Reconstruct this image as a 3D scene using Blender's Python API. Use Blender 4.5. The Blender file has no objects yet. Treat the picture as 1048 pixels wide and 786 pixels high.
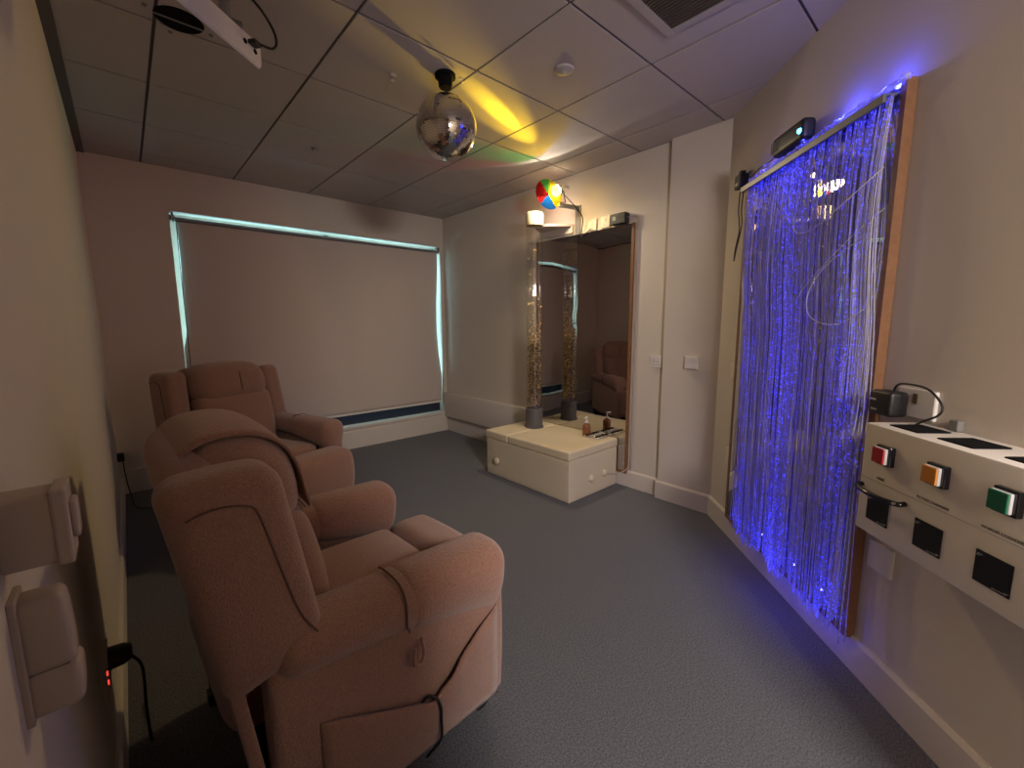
import bpy, bmesh, math, random
from mathutils import Vector, Matrix, noise
random.seed(7)
S = bpy.context.scene
COL = S.collection
PI = math.pi

# ------------------------------------------------------------------ room numbers (metres)
H = 2.546            # ceiling
D = 4.442            # window wall
W = 2.915            # wall with the bubble tube
L = -0.130           # left wall
PX, PY0, PY1 = 2.880, 1.160, 1.555   # pier
DIAG = 1.72          # diagonal wall: x - y = DIAG
YF = -0.90           # front wall (behind the camera)
CAM_Z = 1.3054

# ------------------------------------------------------------------ materials
def new_mat(name):
    m = bpy.data.materials.new(name); m.use_nodes = True
    nt = m.node_tree; nt.nodes.clear()
    out = nt.nodes.new('ShaderNodeOutputMaterial')
    return m, nt, out

def pbr(name, color, rough=0.6, metal=0.0, bump=0.0, bscale=200.0, var=0.0, vscale=8.0, sheen=0.0, spec=0.5,
        emit=None, estr=0.0, detail=3.0, coat=0.0, alpha=1.0, trans=0.0):
    m, nt, out = new_mat(name)
    b = nt.nodes.new('ShaderNodeBsdfPrincipled')
    b.inputs['Base Color'].default_value = (*color, 1)
    b.inputs['Roughness'].default_value = rough
    b.inputs['Metallic'].default_value = metal
    b.inputs['Specular IOR Level'].default_value = spec
    b.inputs['Sheen Weight'].default_value = sheen
    b.inputs['Coat Weight'].default_value = coat
    b.inputs['Alpha'].default_value = alpha
    b.inputs['Transmission Weight'].default_value = trans
    if emit:
        b.inputs['Emission Color'].default_value = (*emit, 1); b.inputs['Emission Strength'].default_value = estr
    tc = nt.nodes.new('ShaderNodeTexCoord')
    if var > 0:
        n = nt.nodes.new('ShaderNodeTexNoise'); n.inputs['Scale'].default_value = vscale; n.inputs['Detail'].default_value = 4
        nt.links.new(tc.outputs['Object'], n.inputs['Vector'])
        mx = nt.nodes.new('ShaderNodeMix'); mx.data_type = 'RGBA'
        mx.inputs['A'].default_value = (*[c * (1 - var) for c in color], 1)
        mx.inputs['B'].default_value = (*[min(1, c * (1 + var)) for c in color], 1)
        nt.links.new(n.outputs['Fac'], mx.inputs['Factor']); nt.links.new(mx.outputs['Result'], b.inputs['Base Color'])
    if bump > 0:
        n2 = nt.nodes.new('ShaderNodeTexNoise'); n2.inputs['Scale'].default_value = bscale; n2.inputs['Detail'].default_value = detail
        nt.links.new(tc.outputs['Object'], n2.inputs['Vector'])
        bp = nt.nodes.new('ShaderNodeBump'); bp.inputs['Strength'].default_value = bump; bp.inputs['Distance'].default_value = 0.004
        nt.links.new(n2.outputs['Fac'], bp.inputs['Height']); nt.links.new(bp.outputs['Normal'], b.inputs['Normal'])
    nt.links.new(b.outputs['BSDF'], out.inputs['Surface'])
    return m

M = {}
M['wall'] = pbr('wall_paint', (0.60, 0.545, 0.475), 0.75, bump=0.12, bscale=260, var=0.02, vscale=3)
M['ceil'] = pbr('ceiling_tile_board', (0.47, 0.43, 0.41), 0.9, bump=0.25, bscale=420, var=0.03, vscale=30)
M['grid'] = pbr('ceiling_gap_dark', (0.10, 0.09, 0.085), 0.9)
M['trimdark'] = pbr('shadow_gap_dark', (0.13, 0.115, 0.105), 0.9)
M['skirt'] = pbr('skirting_gloss', (0.63, 0.58, 0.52), 0.4, var=0.02)
M['fabric'] = pbr('chair_chenille', (0.30, 0.168, 0.118), 0.95, bump=0.9, bscale=260, var=0.28, vscale=140, sheen=0.35, spec=0.15)
M['fabric_cap'] = pbr('chair_chenille_cover', (0.31, 0.166, 0.113), 0.95, bump=1.0, bscale=210, var=0.32, vscale=120, sheen=0.35, spec=0.15)
M['seam'] = pbr('seam_thread', (0.12, 0.065, 0.045), 0.95)
M['black'] = pbr('black_plastic', (0.012, 0.012, 0.013), 0.45)
M['gloss_black'] = pbr('black_gloss', (0.006, 0.006, 0.008), 0.12)
M['matt_black'] = pbr('black_felt', (0.006, 0.006, 0.007), 0.95, spec=0.1)
M['blacksteel'] = pbr('black_steel', (0.015, 0.015, 0.016), 0.5, metal=0.3)
M['white'] = pbr('white_plastic', (0.68, 0.65, 0.62), 0.35)
M['whitepaint'] = pbr('white_painted_board', (0.70, 0.66, 0.60), 0.5, var=0.02)
M['fitting'] = pbr('fitting_shaded', (0.44, 0.37, 0.32), 0.45)  # white plastic darkened, shade of the left wall put into the colour
M['ivory'] = pbr('ivory_plastic', (0.66, 0.60, 0.50), 0.4)
M['vinyl'] = pbr('cream_vinyl', (0.66, 0.57, 0.40), 0.42, bump=0.12, bscale=180, var=0.03)
M['vinyl_side'] = pbr('cream_vinyl_base', (0.64, 0.555, 0.41), 0.45, bump=0.12, bscale=180, var=0.03)
M['wood'] = pbr('oak_edge', (0.21, 0.10, 0.045), 0.5, var=0.25, vscale=40)
M['greymetal'] = pbr('grey_metal', (0.20, 0.20, 0.21), 0.4, metal=0.6)
M['alu'] = pbr('brushed_metal', (0.42, 0.41, 0.40), 0.4, metal=0.8)
M['chrome'] = pbr('chrome', (0.8, 0.8, 0.8), 0.12, metal=1.0)
M['collar'] = pbr('grey_collar', (0.10, 0.095, 0.10), 0.5)
M['cap'] = pbr('cream_cap', (0.72, 0.62, 0.42), 0.45)
M['shelf'] = pbr('shelf_board', (0.50, 0.43, 0.36), 0.6)
M['amberliquid'] = pbr('brown_pump_bottle', (0.24, 0.085, 0.03), 0.25)
M['navy'] = pbr('navy_panel', (0.018, 0.024, 0.045), 0.35)
M['blind'] = pbr('blackout_fabric', (0.55, 0.475, 0.42), 0.85, bump=0.06, bscale=700, var=0.015, vscale=4)
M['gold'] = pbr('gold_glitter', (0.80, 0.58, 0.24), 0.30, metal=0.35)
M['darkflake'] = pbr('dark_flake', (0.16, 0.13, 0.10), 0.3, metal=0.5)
M['cable'] = pbr('black_cable', (0.01, 0.01, 0.011), 0.5)
M['cable_white'] = pbr('pale_cable', (0.5, 0.42, 0.38), 0.5)
M['red'] = pbr('red_lens', (0.36, 0.015, 0.02), 0.25, coat=0.3)
M['amber'] = pbr('amber_lens', (0.50, 0.20, 0.03), 0.25, coat=0.3)
M['green'] = pbr('green_lens', (0.012, 0.12, 0.065), 0.25, coat=0.3)
M['lensside'] = pbr('lens_rim', (0.42, 0.42, 0.42), 0.3)
M['ink'] = pbr('grey_lettering', (0.09, 0.085, 0.075), 0.8)
M['steel_socket'] = pbr('grey_plastic', (0.17, 0.165, 0.155), 0.5)
M['led_red'] = pbr('red_neon', (0.3, 0.01, 0.01), 0.4, emit=(1, 0.05, 0.03), estr=1.2)
M['led_blue'] = pbr('blue_led', (0.1, 0.3, 0.9), 0.4, emit=(0.05, 0.35, 1.0), estr=9.0)
M['bulb'] = pbr('lit_bulb', (1, 1, 0.9), 0.4, emit=(1.0, 0.92, 0.68), estr=30.0)
M['rubber'] = pbr('rubber', (0.012, 0.012, 0.012), 0.7)
M['lamp_body'] = pbr('lamp_body_dark', (0.10, 0.075, 0.03), 0.45)
M['vent'] = pbr('vent_bars', (0.075, 0.065, 0.055), 0.6)
M['ceilwhite'] = pbr('ceiling_fitting_white', (0.42, 0.39, 0.37), 0.7)
M['projector'] = pbr('projector_white', (0.74, 0.70, 0.74), 0.4)
M['blocker'] = pbr('blocker_timber', (0.45, 0.36, 0.27), 0.5, var=0.1)

def carpet():
    m, nt, out = new_mat('carpet')
    b = nt.nodes.new('ShaderNodeBsdfPrincipled'); b.inputs['Roughness'].default_value = 0.97
    b.inputs['Specular IOR Level'].default_value = 0.1; b.inputs['Sheen Weight'].default_value = 0.15
    tc = nt.nodes.new('ShaderNodeTexCoord')
    n = nt.nodes.new('ShaderNodeTexNoise'); n.inputs['Scale'].default_value = 160; n.inputs['Detail'].default_value = 3
    r = nt.nodes.new('ShaderNodeValToRGB')
    r.color_ramp.elements[0].position = 0.35; r.color_ramp.elements[0].color = (0.066, 0.069, 0.080, 1)
    r.color_ramp.elements[1].position = 0.7; r.color_ramp.elements[1].color = (0.148, 0.153, 0.168, 1)
    bp = nt.nodes.new('ShaderNodeBump'); bp.inputs['Strength'].default_value = 0.8; bp.inputs['Distance'].default_value = 0.006
    nt.links.new(tc.outputs['Object'], n.inputs['Vector']); nt.links.new(n.outputs['Fac'], r.inputs['Fac'])
    nt.links.new(r.outputs['Color'], b.inputs['Base Color']); nt.links.new(n.outputs['Fac'], bp.inputs['Height'])
    nt.links.new(bp.outputs['Normal'], b.inputs['Normal']); nt.links.new(b.outputs['BSDF'], out.inputs['Surface'])
    return m
M['carpet'] = carpet()

def mirror_mat(name, tint, wave=0.0, rough=0.0):
    m, nt, out = new_mat(name)
    g = nt.nodes.new('ShaderNodeBsdfGlossy'); g.inputs['Color'].default_value = (*tint, 1); g.inputs['Roughness'].default_value = rough
    if wave > 0:
        tc = nt.nodes.new('ShaderNodeTexCoord'); n = nt.nodes.new('ShaderNodeTexNoise')
        n.inputs['Scale'].default_value = 3.0; n.inputs['Detail'].default_value = 1
        bp = nt.nodes.new('ShaderNodeBump'); bp.inputs['Strength'].default_value = wave; bp.inputs['Distance'].default_value = 0.02
        nt.links.new(tc.outputs['Object'], n.inputs['Vector']); nt.links.new(n.outputs['Fac'], bp.inputs['Height'])
        nt.links.new(bp.outputs['Normal'], g.inputs['Normal'])
    nt.links.new(g.outputs['BSDF'], out.inputs['Surface'])
    return m
M['mirror'] = mirror_mat('acrylic_mirror', (0.52, 0.50, 0.48), 0.10)
M['ballmirror'] = mirror_mat('mirror_facet', (0.80, 0.77, 0.74), 0.0, 0.06)

def glassy(name, tint, refl=0.06, rough=0.03):
    """clear acrylic sheet: transparent with a fresnel gloss"""
    m, nt, out = new_mat(name)
    t = nt.nodes.new('ShaderNodeBsdfTransparent'); t.inputs['Color'].default_value = (*tint, 1)
    g = nt.nodes.new('ShaderNodeBsdfGlossy'); g.inputs['Roughness'].default_value = rough
    lw = nt.nodes.new('ShaderNodeLayerWeight'); lw.inputs['Blend'].default_value = 0.5
    pw = nt.nodes.new('ShaderNodeMath'); pw.operation = 'POWER'; pw.inputs[1].default_value = 4.0
    sc = nt.nodes.new('ShaderNodeMath'); sc.operation = 'MULTIPLY_ADD'; sc.inputs[1].default_value = 0.45; sc.inputs[2].default_value = refl
    mx = nt.nodes.new('ShaderNodeMixShader')
    nt.links.new(lw.outputs['Facing'], pw.inputs[0]); nt.links.new(pw.outputs['Value'], sc.inputs[0])
    nt.links.new(sc.outputs['Value'], mx.inputs['Fac']); nt.links.new(t.outputs['BSDF'], mx.inputs[1]); nt.links.new(g.outputs['BSDF'], mx.inputs[2])
    nt.links.new(mx.outputs['Shader'], out.inputs['Surface'])
    return m
M['acrylic'] = glassy('clear_acrylic', (0.94, 0.93, 0.90), 0.12)
M['pane'] = glassy('window_glass', (0.92, 0.96, 0.96))

def gel(name, tint):
    m, nt, out = new_mat(name)
    t = nt.nodes.new('ShaderNodeBsdfTransparent'); t.inputs['Color'].default_value = (*tint, 1)
    d = nt.nodes.new('ShaderNodeBsdfDiffuse'); d.inputs['Color'].default_value = (*tint, 1)
    tr = nt.nodes.new('ShaderNodeBsdfTranslucent'); tr.inputs['Color'].default_value = (*tint, 1)
    a = nt.nodes.new('ShaderNodeMixShader'); a.inputs['Fac'].default_value = 0.5
    b = nt.nodes.new('ShaderNodeMixShader'); b.inputs['Fac'].default_value = 0.025
    nt.links.new(d.outputs['BSDF'], a.inputs[1]); nt.links.new(tr.outputs['BSDF'], a.inputs[2])
    nt.links.new(t.outputs['BSDF'], b.inputs[1]); nt.links.new(a.outputs['Shader'], b.inputs[2])
    nt.links.new(b.outputs['Shader'], out.inputs['Surface'])
    return m
M['gel_yellow'] = gel('yellow_gel', (1.0, 0.72, 0.02))
M['gel_red'] = gel('red_gel', (0.75, 0.03, 0.03))
M['gel_green'] = gel('green_gel', (0.12, 0.62, 0.10))
M['gel_blue'] = gel('blue_gel', (0.02, 0.22, 0.85))

def fibre_mat():
    m, nt, out = new_mat('side_glow_fibre')
    b = nt.nodes.new('ShaderNodeBsdfPrincipled')
    b.inputs['Base Color'].default_value = (0.58, 0.57, 0.62, 1); b.inputs['Roughness'].default_value = 0.22
    b.inputs['Alpha'].default_value = 0.48
    at = nt.nodes.new('ShaderNodeAttribute'); at.attribute_name = 'glow'
    tc = nt.nodes.new('ShaderNodeTexCoord')
    n = nt.nodes.new('ShaderNodeTexNoise'); n.inputs['Scale'].default_value = 130; n.inputs['Detail'].default_value = 2
    r = nt.nodes.new('ShaderNodeValToRGB')
    r.color_ramp.elements[0].position = 0.58; r.color_ramp.elements[0].color = (0.03, 0.03, 0.03, 1)
    r.color_ramp.elements[1].position = 0.69; r.color_ramp.elements[1].color = (6, 6, 6, 1)
    mu = nt.nodes.new('ShaderNodeMath'); mu.operation = 'MULTIPLY'
    mu2 = nt.nodes.new('ShaderNodeMath'); mu2.operation = 'MULTIPLY'; mu2.inputs[1].default_value = FIB
    nt.links.new(tc.outputs['Object'], n.inputs['Vector']); nt.links.new(n.outputs['Fac'], r.inputs['Fac'])
    nt.links.new(r.outputs['Color'], mu.inputs[0]); nt.links.new(at.outputs['Fac'], mu.inputs[1])
    nt.links.new(mu.outputs['Value'], mu2.inputs[0]); nt.links.new(mu2.outputs['Value'], b.inputs['Emission Strength'])
    b.inputs['Emission Color'].default_value = (0.022, 0.026, 1.0, 1)
    nt.links.new(b.outputs['BSDF'], out.inputs['Surface'])
    return m
FIB = 0.42
M['fibre'] = fibre_mat()

# ------------------------------------------------------------------ mesh helpers
def obj(name, bm, mat, parent=None, smooth=None, mats=None):
    """link a bmesh as ONE mesh object"""
    me = bpy.data.meshes.new(name)
    bmesh.ops.recalc_face_normals(bm, faces=bm.faces)
    bm.to_mesh(me); bm.free()
    for mm in (mats or [mat]): me.materials.append(mm)
    if smooth is True:
        for p in me.polygons: p.use_smooth = True
    elif smooth:
        for p in me.polygons: p.use_smooth = True
        me.set_sharp_from_angle(angle=math.radians(smooth))
    o = bpy.data.objects.new(name, me); COL.objects.link(o)
    if parent: o.parent = parent
    return o

def tag(o, label, cat, group=None, kind=None):
    o['label'] = label; o['category'] = cat
    if group: o['group'] = group
    if kind: o['kind'] = kind
    return o

def thing(name, label, cat, loc=(0, 0, 0), rotz=0.0, group=None):
    o = bpy.data.objects.new(name, None); COL.objects.link(o)
    o.location = loc; o.rotation_euler = (0, 0, rotz); o.empty_display_size = 0.1
    return tag(o, label, cat, group)

def struct(name, bm, mat, **k):
    o = obj(name, bm, mat, **k); o['kind'] = 'structure'
    return o

def add_box(bm, c, s, rot=None, bevel=0.0, seg=2, mi=0):
    r = bmesh.ops.create_cube(bm, size=1.0)
    vs = r['verts']
    bmesh.ops.scale(bm, vec=s, verts=vs)
    if bevel > 0:
        es = list({e for v in vs for e in v.link_edges})
        rr = bmesh.ops.bevel(bm, geom=es, offset=bevel, segments=seg, affect='EDGES', profile=0.5)
        vs = list({v for f in rr['faces'] for v in f.verts} | {v for v in vs if v.is_valid})
    if rot is not None: bmesh.ops.rotate(bm, matrix=rot, cent=(0, 0, 0), verts=vs)
    bmesh.ops.translate(bm, vec=c, verts=vs)
    if mi:
        for f in {f for v in vs for f in v.link_faces}: f.material_index = mi
    return vs

def box_bm(*a, **k):
    bm = bmesh.new(); add_box(bm, *a, **k); return bm

def add_cyl(bm, p0, p1, r0, r1=None, n=24, cap=True):
    p0, p1 = Vector(p0), Vector(p1); r1 = r0 if r1 is None else r1
    d = p1 - p0
    r = bmesh.ops.create_cone(bm, cap_ends=cap, cap_tris=False, segments=n, radius1=r0, radius2=r1, depth=d.length)
    q = Vector((0, 0, 1)).rotation_difference(d.normalized())
    bmesh.ops.transform(bm, matrix=Matrix.Translation((p0 + p1) / 2) @ q.to_matrix().to_4x4(), verts=r['verts'])
    return r['verts']

def cyl_bm(*a, **k):
    bm = bmesh.new(); add_cyl(bm, *a, **k); return bm

def add_lathe(bm, prof, axis_o=(0, 0, 0), n=32, q=None):
    """profile of (r, z) turned about z"""
    rings = []
    o = Vector(axis_o)
    for (r, z) in prof:
        ring = []
        if r < 1e-6:
            p = Vector((0, 0, z)); p = q @ p if q else p
            ring = [bm.verts.new(p + o)]
        else:
            for k in range(n):
                a = 2 * PI * k / n
                p = Vector((r * math.cos(a), r * math.sin(a), z)); p = q @ p if q else p
                ring.append(bm.verts.new(p + o))
        rings.append(ring)
    for a, b in zip(rings, rings[1:]):
        if len(a) == 1 and len(b) == 1: continue
        for k in range(n):
            k2 = (k + 1) % n
            if len(a) == 1: bm.faces.new((a[0], b[k2], b[k]))
            elif len(b) == 1: bm.faces.new((a[k], a[k2], b[0]))
            else: bm.faces.new((a[k], a[k2], b[k2], b[k]))

def lathe_bm(*a, **k):
    bm = bmesh.new(); add_lathe(bm, *a, **k); return bm

def spline(pts, n=8):
    """catmull-rom through points"""
    P = [Vector(p) for p in pts]; P = [2 * P[0] - P[1]] + P + [2 * P[-1] - P[-2]]
    out = []
    for i in range(1, len(P) - 2):
        for k in range(n):
            t = k / n
            a, b, c, d = P[i - 1:i + 3]
            out.append(0.5 * ((2 * b) + (c - a) * t + (2 * a - 5 * b + 4 * c - d) * t * t + (3 * b - a - 3 * c + d) * t ** 3))
    out.append(P[-2]); return out

def add_tube(bm, pts, r, n=8, cap=True, layer=None, vals=None):
    pts = [Vector(p) for p in pts]
    rings = []; nrm = None
    for i, p in enumerate(pts):
        t = (pts[min(i + 1, len(pts) - 1)] - pts[max(i - 1, 0)]).normalized()
        if nrm is None:
            nrm = t.orthogonal().normalized()
        nrm = (nrm - t * nrm.dot(t)).normalized(); bi = t.cross(nrm)
        rr = r[i] if isinstance(r, (list, tuple)) else r
        ring = [bm.verts.new(p + rr * (math.cos(2 * PI * k / n) * nrm + math.sin(2 * PI * k / n) * bi)) for k in range(n)]
        if layer is not None:
            for v in ring: v[layer] = vals[i]
        rings.append(ring)
    for a, b in zip(rings, rings[1:]):
        for k in range(n): bm.faces.new((a[k], a[(k + 1) % n], b[(k + 1) % n], b[k]))
    if cap and n > 2:
        bm.faces.new(rings[0][::-1]); bm.faces.new(rings[-1])

def tube_bm(*a, **k):
    bm = bmesh.new(); add_tube(bm, *a, **k); return bm

def rbox_bm(c, h, r, f=None, m=10, k=5, bm=None):
    """rounded box: half sizes h, edge radius r (number or per axis), then point deformation f"""
    bm = bm or bmesh.new()
    r3 = (r, r, r) if not isinstance(r, (tuple, list)) else r
    ax = []
    for i in range(3):
        rr = min(r3[i], h[i]); inn = h[i] - rr
        a = [-h[i] + rr * (1 - math.cos(PI / 2 * j / k)) for j in range(k)]
        a = [-inn - rr * math.cos(PI / 2 * (j / k)) for j in range(k)]
        mid = [-inn + 2 * inn * j / m for j in range(m + 1)] if inn > 1e-6 else [0.0]
        ax.append(a + mid + [-x for x in a[::-1]])
    cache = {}
    c = Vector(c)
    def V(p):
        key = tuple(round(x, 6) for x in p)
        if key not in cache:
            q = []
            e = []
            for i in range(3):
                rr = min(r3[i], h[i]); inn = h[i] - rr
                cl = max(-inn, min(inn, p[i])); q.append(cl); e.append((p[i] - cl) / rr)
            ln = math.sqrt(sum(x * x for x in e))
            if ln > 1e-9:
                # only surface points: push to the rounded skin
                e = [x / ln for x in e]
                mx = 1.0
                pt = Vector([q[i] + e[i] * min(r3[i], h[i]) * mx for i in range(3)])
            else: pt = Vector(p)
            pt = pt + c
            if f: pt = Vector(f(pt))
            cache[key] = bm.verts.new(pt)
        return cache[key]
    for i in range(3):
        j, l = (i + 1) % 3, (i + 2) % 3
        for s in (-1, 1):
            for a0, a1 in zip(ax[j], ax[j][1:]):
                for b0, b1 in zip(ax[l], ax[l][1:]):
                    vs = []
                    for (x, y) in ((a0, b0), (a1, b0), (a1, b1), (a0, b1)):
                        p = [0, 0, 0]; p[i] = s * h[i]; p[j] = x; p[l] = y
                        v = V(p)
                        if v not in vs: vs.append(v)
                    if len(vs) >= 3:
                        try: bm.faces.new(vs if s > 0 else vs[::-1])
                        except ValueError: pass
    return bm

def children(o): return [c for c in bpy.data.objects if c.parent == o]
def copy_tree(o, parent=None, skip=()):
    c = o.copy(); COL.objects.link(c)
    if parent: c.parent = parent
    for ch in children(o):
        if ch.name.split('.')[0] in skip: continue
        copy_tree(ch, c, skip)
    return c

def ngon_prism(bm, pts, z0, z1, mi=0):
    a = [bm.verts.new((x, y, z0)) for x, y in pts]; b = [bm.verts.new((x, y, z1)) for x, y in pts]
    fs = [bm.faces.new(a[::-1]), bm.faces.new(b)]
    for i in range(len(a)):
        j = (i + 1) % len(a); fs.append(bm.faces.new((a[i], a[j], b[j], b[i])))
    for f in fs: f.material_index = mi

R45 = Matrix.Rotation(PI / 4, 3, 'Z')
def DW(s, o, z):
    """a point by the diagonal wall: s along it, o out from it, z up"""
    return Vector((0.86 + 0.70711 * s - 0.70711 * o, -0.86 + 0.70711 * s + 0.70711 * o, z))

# ------------------------------------------------------------------ the room shell
bm = bmesh.new(); ngon_prism(bm, [(-0.4, -2.6), (1.4, -2.6), (3.1, -0.9), (3.1, 4.75), (-0.4, 4.75)], -0.12, 0.0)
struct('floor', bm, M['carpet'])

bm = bmesh.new()
add_box(bm, (1.35, 1.05, H + 0.037), (3.5, 7.4, 0.06), mi=1)
GX, GY, GAP = 0.2141, 3.6136, 0.013
xs = [L] + [GX + 0.6 * k for k in range(0, 5)] + [W]
ys = [-2.5] + [GY - 0.6 * k for k in range(9, -2, -1)] + [D]
xs = sorted(x for x in xs if L <= x <= W); ys = sorted(y for y in ys if -2.5 <= y <= D)
for x0, x1 in zip(xs, xs[1:]):
    for y0, y1 in zip(ys, ys[1:]):
        if x1 - x0 < 0.03 or y1 - y0 < 0.03: continue
        if x0 - y1 > DIAG + 0.05: continue
        add_box(bm, ((x0 + x1) / 2, (y0 + y1) / 2, H + 0.004), (x1 - x0 - GAP, y1 - y0 - GAP, 0.008))
struct('ceiling', bm, None, mats=[M['ceil'], M['grid']])

T = 0.12
WX0, WX1, WZ0, WZ1 = 0.352, 2.868, 0.215, 2.216     # window opening
bm = bmesh.new()
dz = 0.28
add_box(bm, ((L - T + WX0) / 2, D + dz / 2, H / 2), (WX0 - L + T, dz, H))
add_box(bm, ((W + T + WX1) / 2, D + dz / 2, H / 2), (W + T - WX1, dz, H))
add_box(bm, ((WX0 + WX1) / 2, D + dz / 2, (WZ1 + H) / 2), (WX1 - WX0, dz, H - WZ1))
add_box(bm, ((WX0 + WX1) / 2, D + dz / 2, WZ0 / 2), (WX1 - WX0, dz, WZ0))
struct('wall_back', bm, M['wall'])
struct('wall_left', box_bm((L - T / 2, (D - 2.5) / 2, H / 2), (T, D + 2.5, H)), M['wall'])
struct('wall_right', box_bm((W + T / 2, (D + PY1) / 2 - 0.2, H / 2), (T, D - PY1 + 0.4, H)), M['wall'])
bm = bmesh.new()
ngon_prism(bm, [(PX, PY0), (PX, PY1), (W + T, PY1), (W + T, PY0)], 0, H)
struct('wall_pier', bm, M['wall'])
bm = bmesh.new()
ngon_prism(bm, [(PX, PX - DIAG), (YF + DIAG, YF), (YF + DIAG + 0.17, YF), (PX + 0.17, PX - DIAG)], 0, H)
struct('wall_diagonal', bm, M['wall'])
# the room is entered from an open lobby behind the camera
bm = bmesh.new()
add_box(bm, (0.43, -2.06, H / 2), (1.12, 0.1, H)); ngon_prism(bm, [(YF + DIAG, YF), (YF + DIAG + 0.17, YF), (0.98, -2.1), (0.82, -2.1)], 0, H)
add_box(bm, (L / 2 + 0.005, YF - 0.06, H / 2), (-L + 0.01, 0.12, H))
struct('wall_front', bm, M['wall'])

# unseen added door, shading the chair and left wall from the lobby lamp
dr = bpy.data.objects.new('light_blocker_1', None); COL.objects.link(dr); dr['kind'] = 'structure'
dA, dB = Vector((-0.075, -0.88, 0)), Vector((0.480, -0.150, 0)); dd = (dB - dA); ang = math.atan2(dd.y, dd.x); mid = (dA + dB) / 2
def dloc(bm):
    bmesh.ops.rotate(bm, matrix=Matrix.Rotation(ang, 3, 'Z'), cent=(0, 0, 0), verts=bm.verts); bmesh.ops.translate(bm, vec=(mid.x, mid.y, 0), verts=bm.verts); return bm
obj('blocker_leaf', dloc(box_bm((0, 0, 1.265), (dd.length, 0.044, 2.515), bevel=0.003)), M['blocker'], dr)
bm = bmesh.new(); add_cyl(bm, (0.30, 0, 1.0), (0.30, -0.075, 1.0), 0.010, n=14); add_cyl(bm, (0.31, -0.07, 1.0), (0.19, -0.07, 1.0), 0.009, n=14)
obj('blocker_handle', dloc(bm), M['alu'], dr, smooth=40)
# skirting boards
SK = 0.135
def skirt_bm(p, q, h, t, off=0.0):
    p, q = Vector((*p, 0)), Vector((*q, 0)); d = (q - p).normalized(); n = Vector((-d.y, d.x, 0))
    prof = [(0, 0), (t, 0), (t, h - 0.012), (t * 0.45, h), (0, h)]
    bm = bmesh.new()
    a = [bm.verts.new(p + n * x + Vector((0, 0, z))) for x, z in prof]; b = [bm.verts.new(q + n * x + Vector((0, 0, z))) for x, z in prof]
    bm.faces.new(a); bm.faces.new(b[::-1])
    for i in range(5): bm.faces.new((a[i], b[i], b[(i + 1) % 5], a[(i + 1) % 5]))
    return bm
struct('baseboard_right', skirt_bm((W, PY1), (W, D), SK, 0.014), M['skirt'])
struct('baseboard_pier', skirt_bm((PX, PY0 + 0.004), (PX, PY1 + 0.012), SK, 0.014), M['skirt'])
struct('baseboard_diagonal', skirt_bm((YF + DIAG, YF), (PX, PX - DIAG), SK, 0.016), M['skirt'])
struct('baseboard_left', skirt_bm((L, D), (L, YF), SK, 0.014), M['skirt'])
struct('baseboard_back', skirt_bm((W, D), (L, D), 0.195, 0.02), M['skirt'])
struct('trim_1', box_bm((L + 0.02, (D + YF) / 2, H - 0.004), (0.042, D - YF, 0.012)), M['trimdark'])

# window: frame, pane, dark lower panel, sill (top-level structure with children)
win = bpy.data.objects.new('window_1', None); COL.objects.link(win); win['kind'] = 'structure'
yw = D + 0.17
bm = bmesh.new()
fw_ = 0.05
for x in (WX0 + fw_ / 2, (WX0 + WX1) / 2, WX1 - fw_ / 2): add_box(bm, (x, yw, (WZ0 + WZ1) / 2), (fw_, 0.06, WZ1 - WZ0), bevel=0.004)
for z in (WZ0 + 0.2, WZ1 - fw_ / 2): add_box(bm, ((WX0 + WX1) / 2, yw, z), (WX1 - WX0, 0.06, fw_), bevel=0.004)
obj('window_frame', bm, M['whitepaint'], win)
obj('window_pane', box_bm(((WX0 + WX1) / 2, yw, 1.3), (WX1 - WX0 - 0.02, 0.008, 1.8)), M['pane'], win)
obj('lower_panel', box_bm(((WX0 + WX1) / 2, D + 0.10, 0.315), (WX1 - WX0 - 0.005, 0.02, 0.19)), M['navy'], win)
bm = bmesh.new(); add_box(bm, ((WX0 + WX1) / 2, D + 0.045, 0.224), (WX1 - WX0 - 0.004, 0.135, 0.03), bevel=0.006)
obj('window_sill', bm, M['skirt'], win)

# roller blind
rb = thing('roller_blind', 'wide beige blackout roller blind pulled down over the window', 'blind', (1.61, D + 0.03, 2.15))
def blind_edges(z):
    t = (2.17 - z)
    lft = 0.398 - 0.010 * t + 0.003 * math.sin(t * 5.0)
    if z < 1.25: lft -= 0.048 * min(1, (1.25 - z) / 0.22)
    rgt = 2.842 - 0.006 * math.sin(t * 2.6) - 0.010 * math.sin(min(1, t / 1.7) * PI)
    if z < 0.95: rgt += 0.024 * min(1, (0.95 - z) / 0.3)
    return max(lft, 0.356), min(rgt, 2.864)
bm = bmesh.new(); NX, NZ = 60, 50
gridv = []
for j in range(NZ + 1):
    z = 2.165 - (2.165 - 0.372) * j / NZ; l, r = blind_edges(z); row = []
    for i in range(NX + 1):
        u = i / NX; x = l + (r - l) * u
        y = D + 0.040 + 0.004 * math.sin(z * 3 + x * 2)
        e = max(0, (u - 0.90) / 0.10); y += 0.016 * e * e * math.sin(z * 5 + 1) * (1 if z > 0.6 else z / 0.6)
        e = max(0, (0.10 - u) / 0.10); y += 0.014 * e * e * math.sin(z * 4)
        row.append(bm.verts.new((x, y, z)))
    gridv.append(row)
for j in range(NZ):
    for i in range(NX): bm.faces.new((gridv[j][i], gridv[j + 1][i], gridv[j + 1][i + 1], gridv[j][i + 1]))
o = obj('blind_fabric', bm, M['blind'], None, smooth=True); o.parent = rb; o.matrix_parent_inverse = Matrix.Translation(rb.location).inverted()
md = o.modifiers.new('thick', 'SOLIDIFY'); md.thickness = 0.0012
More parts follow.
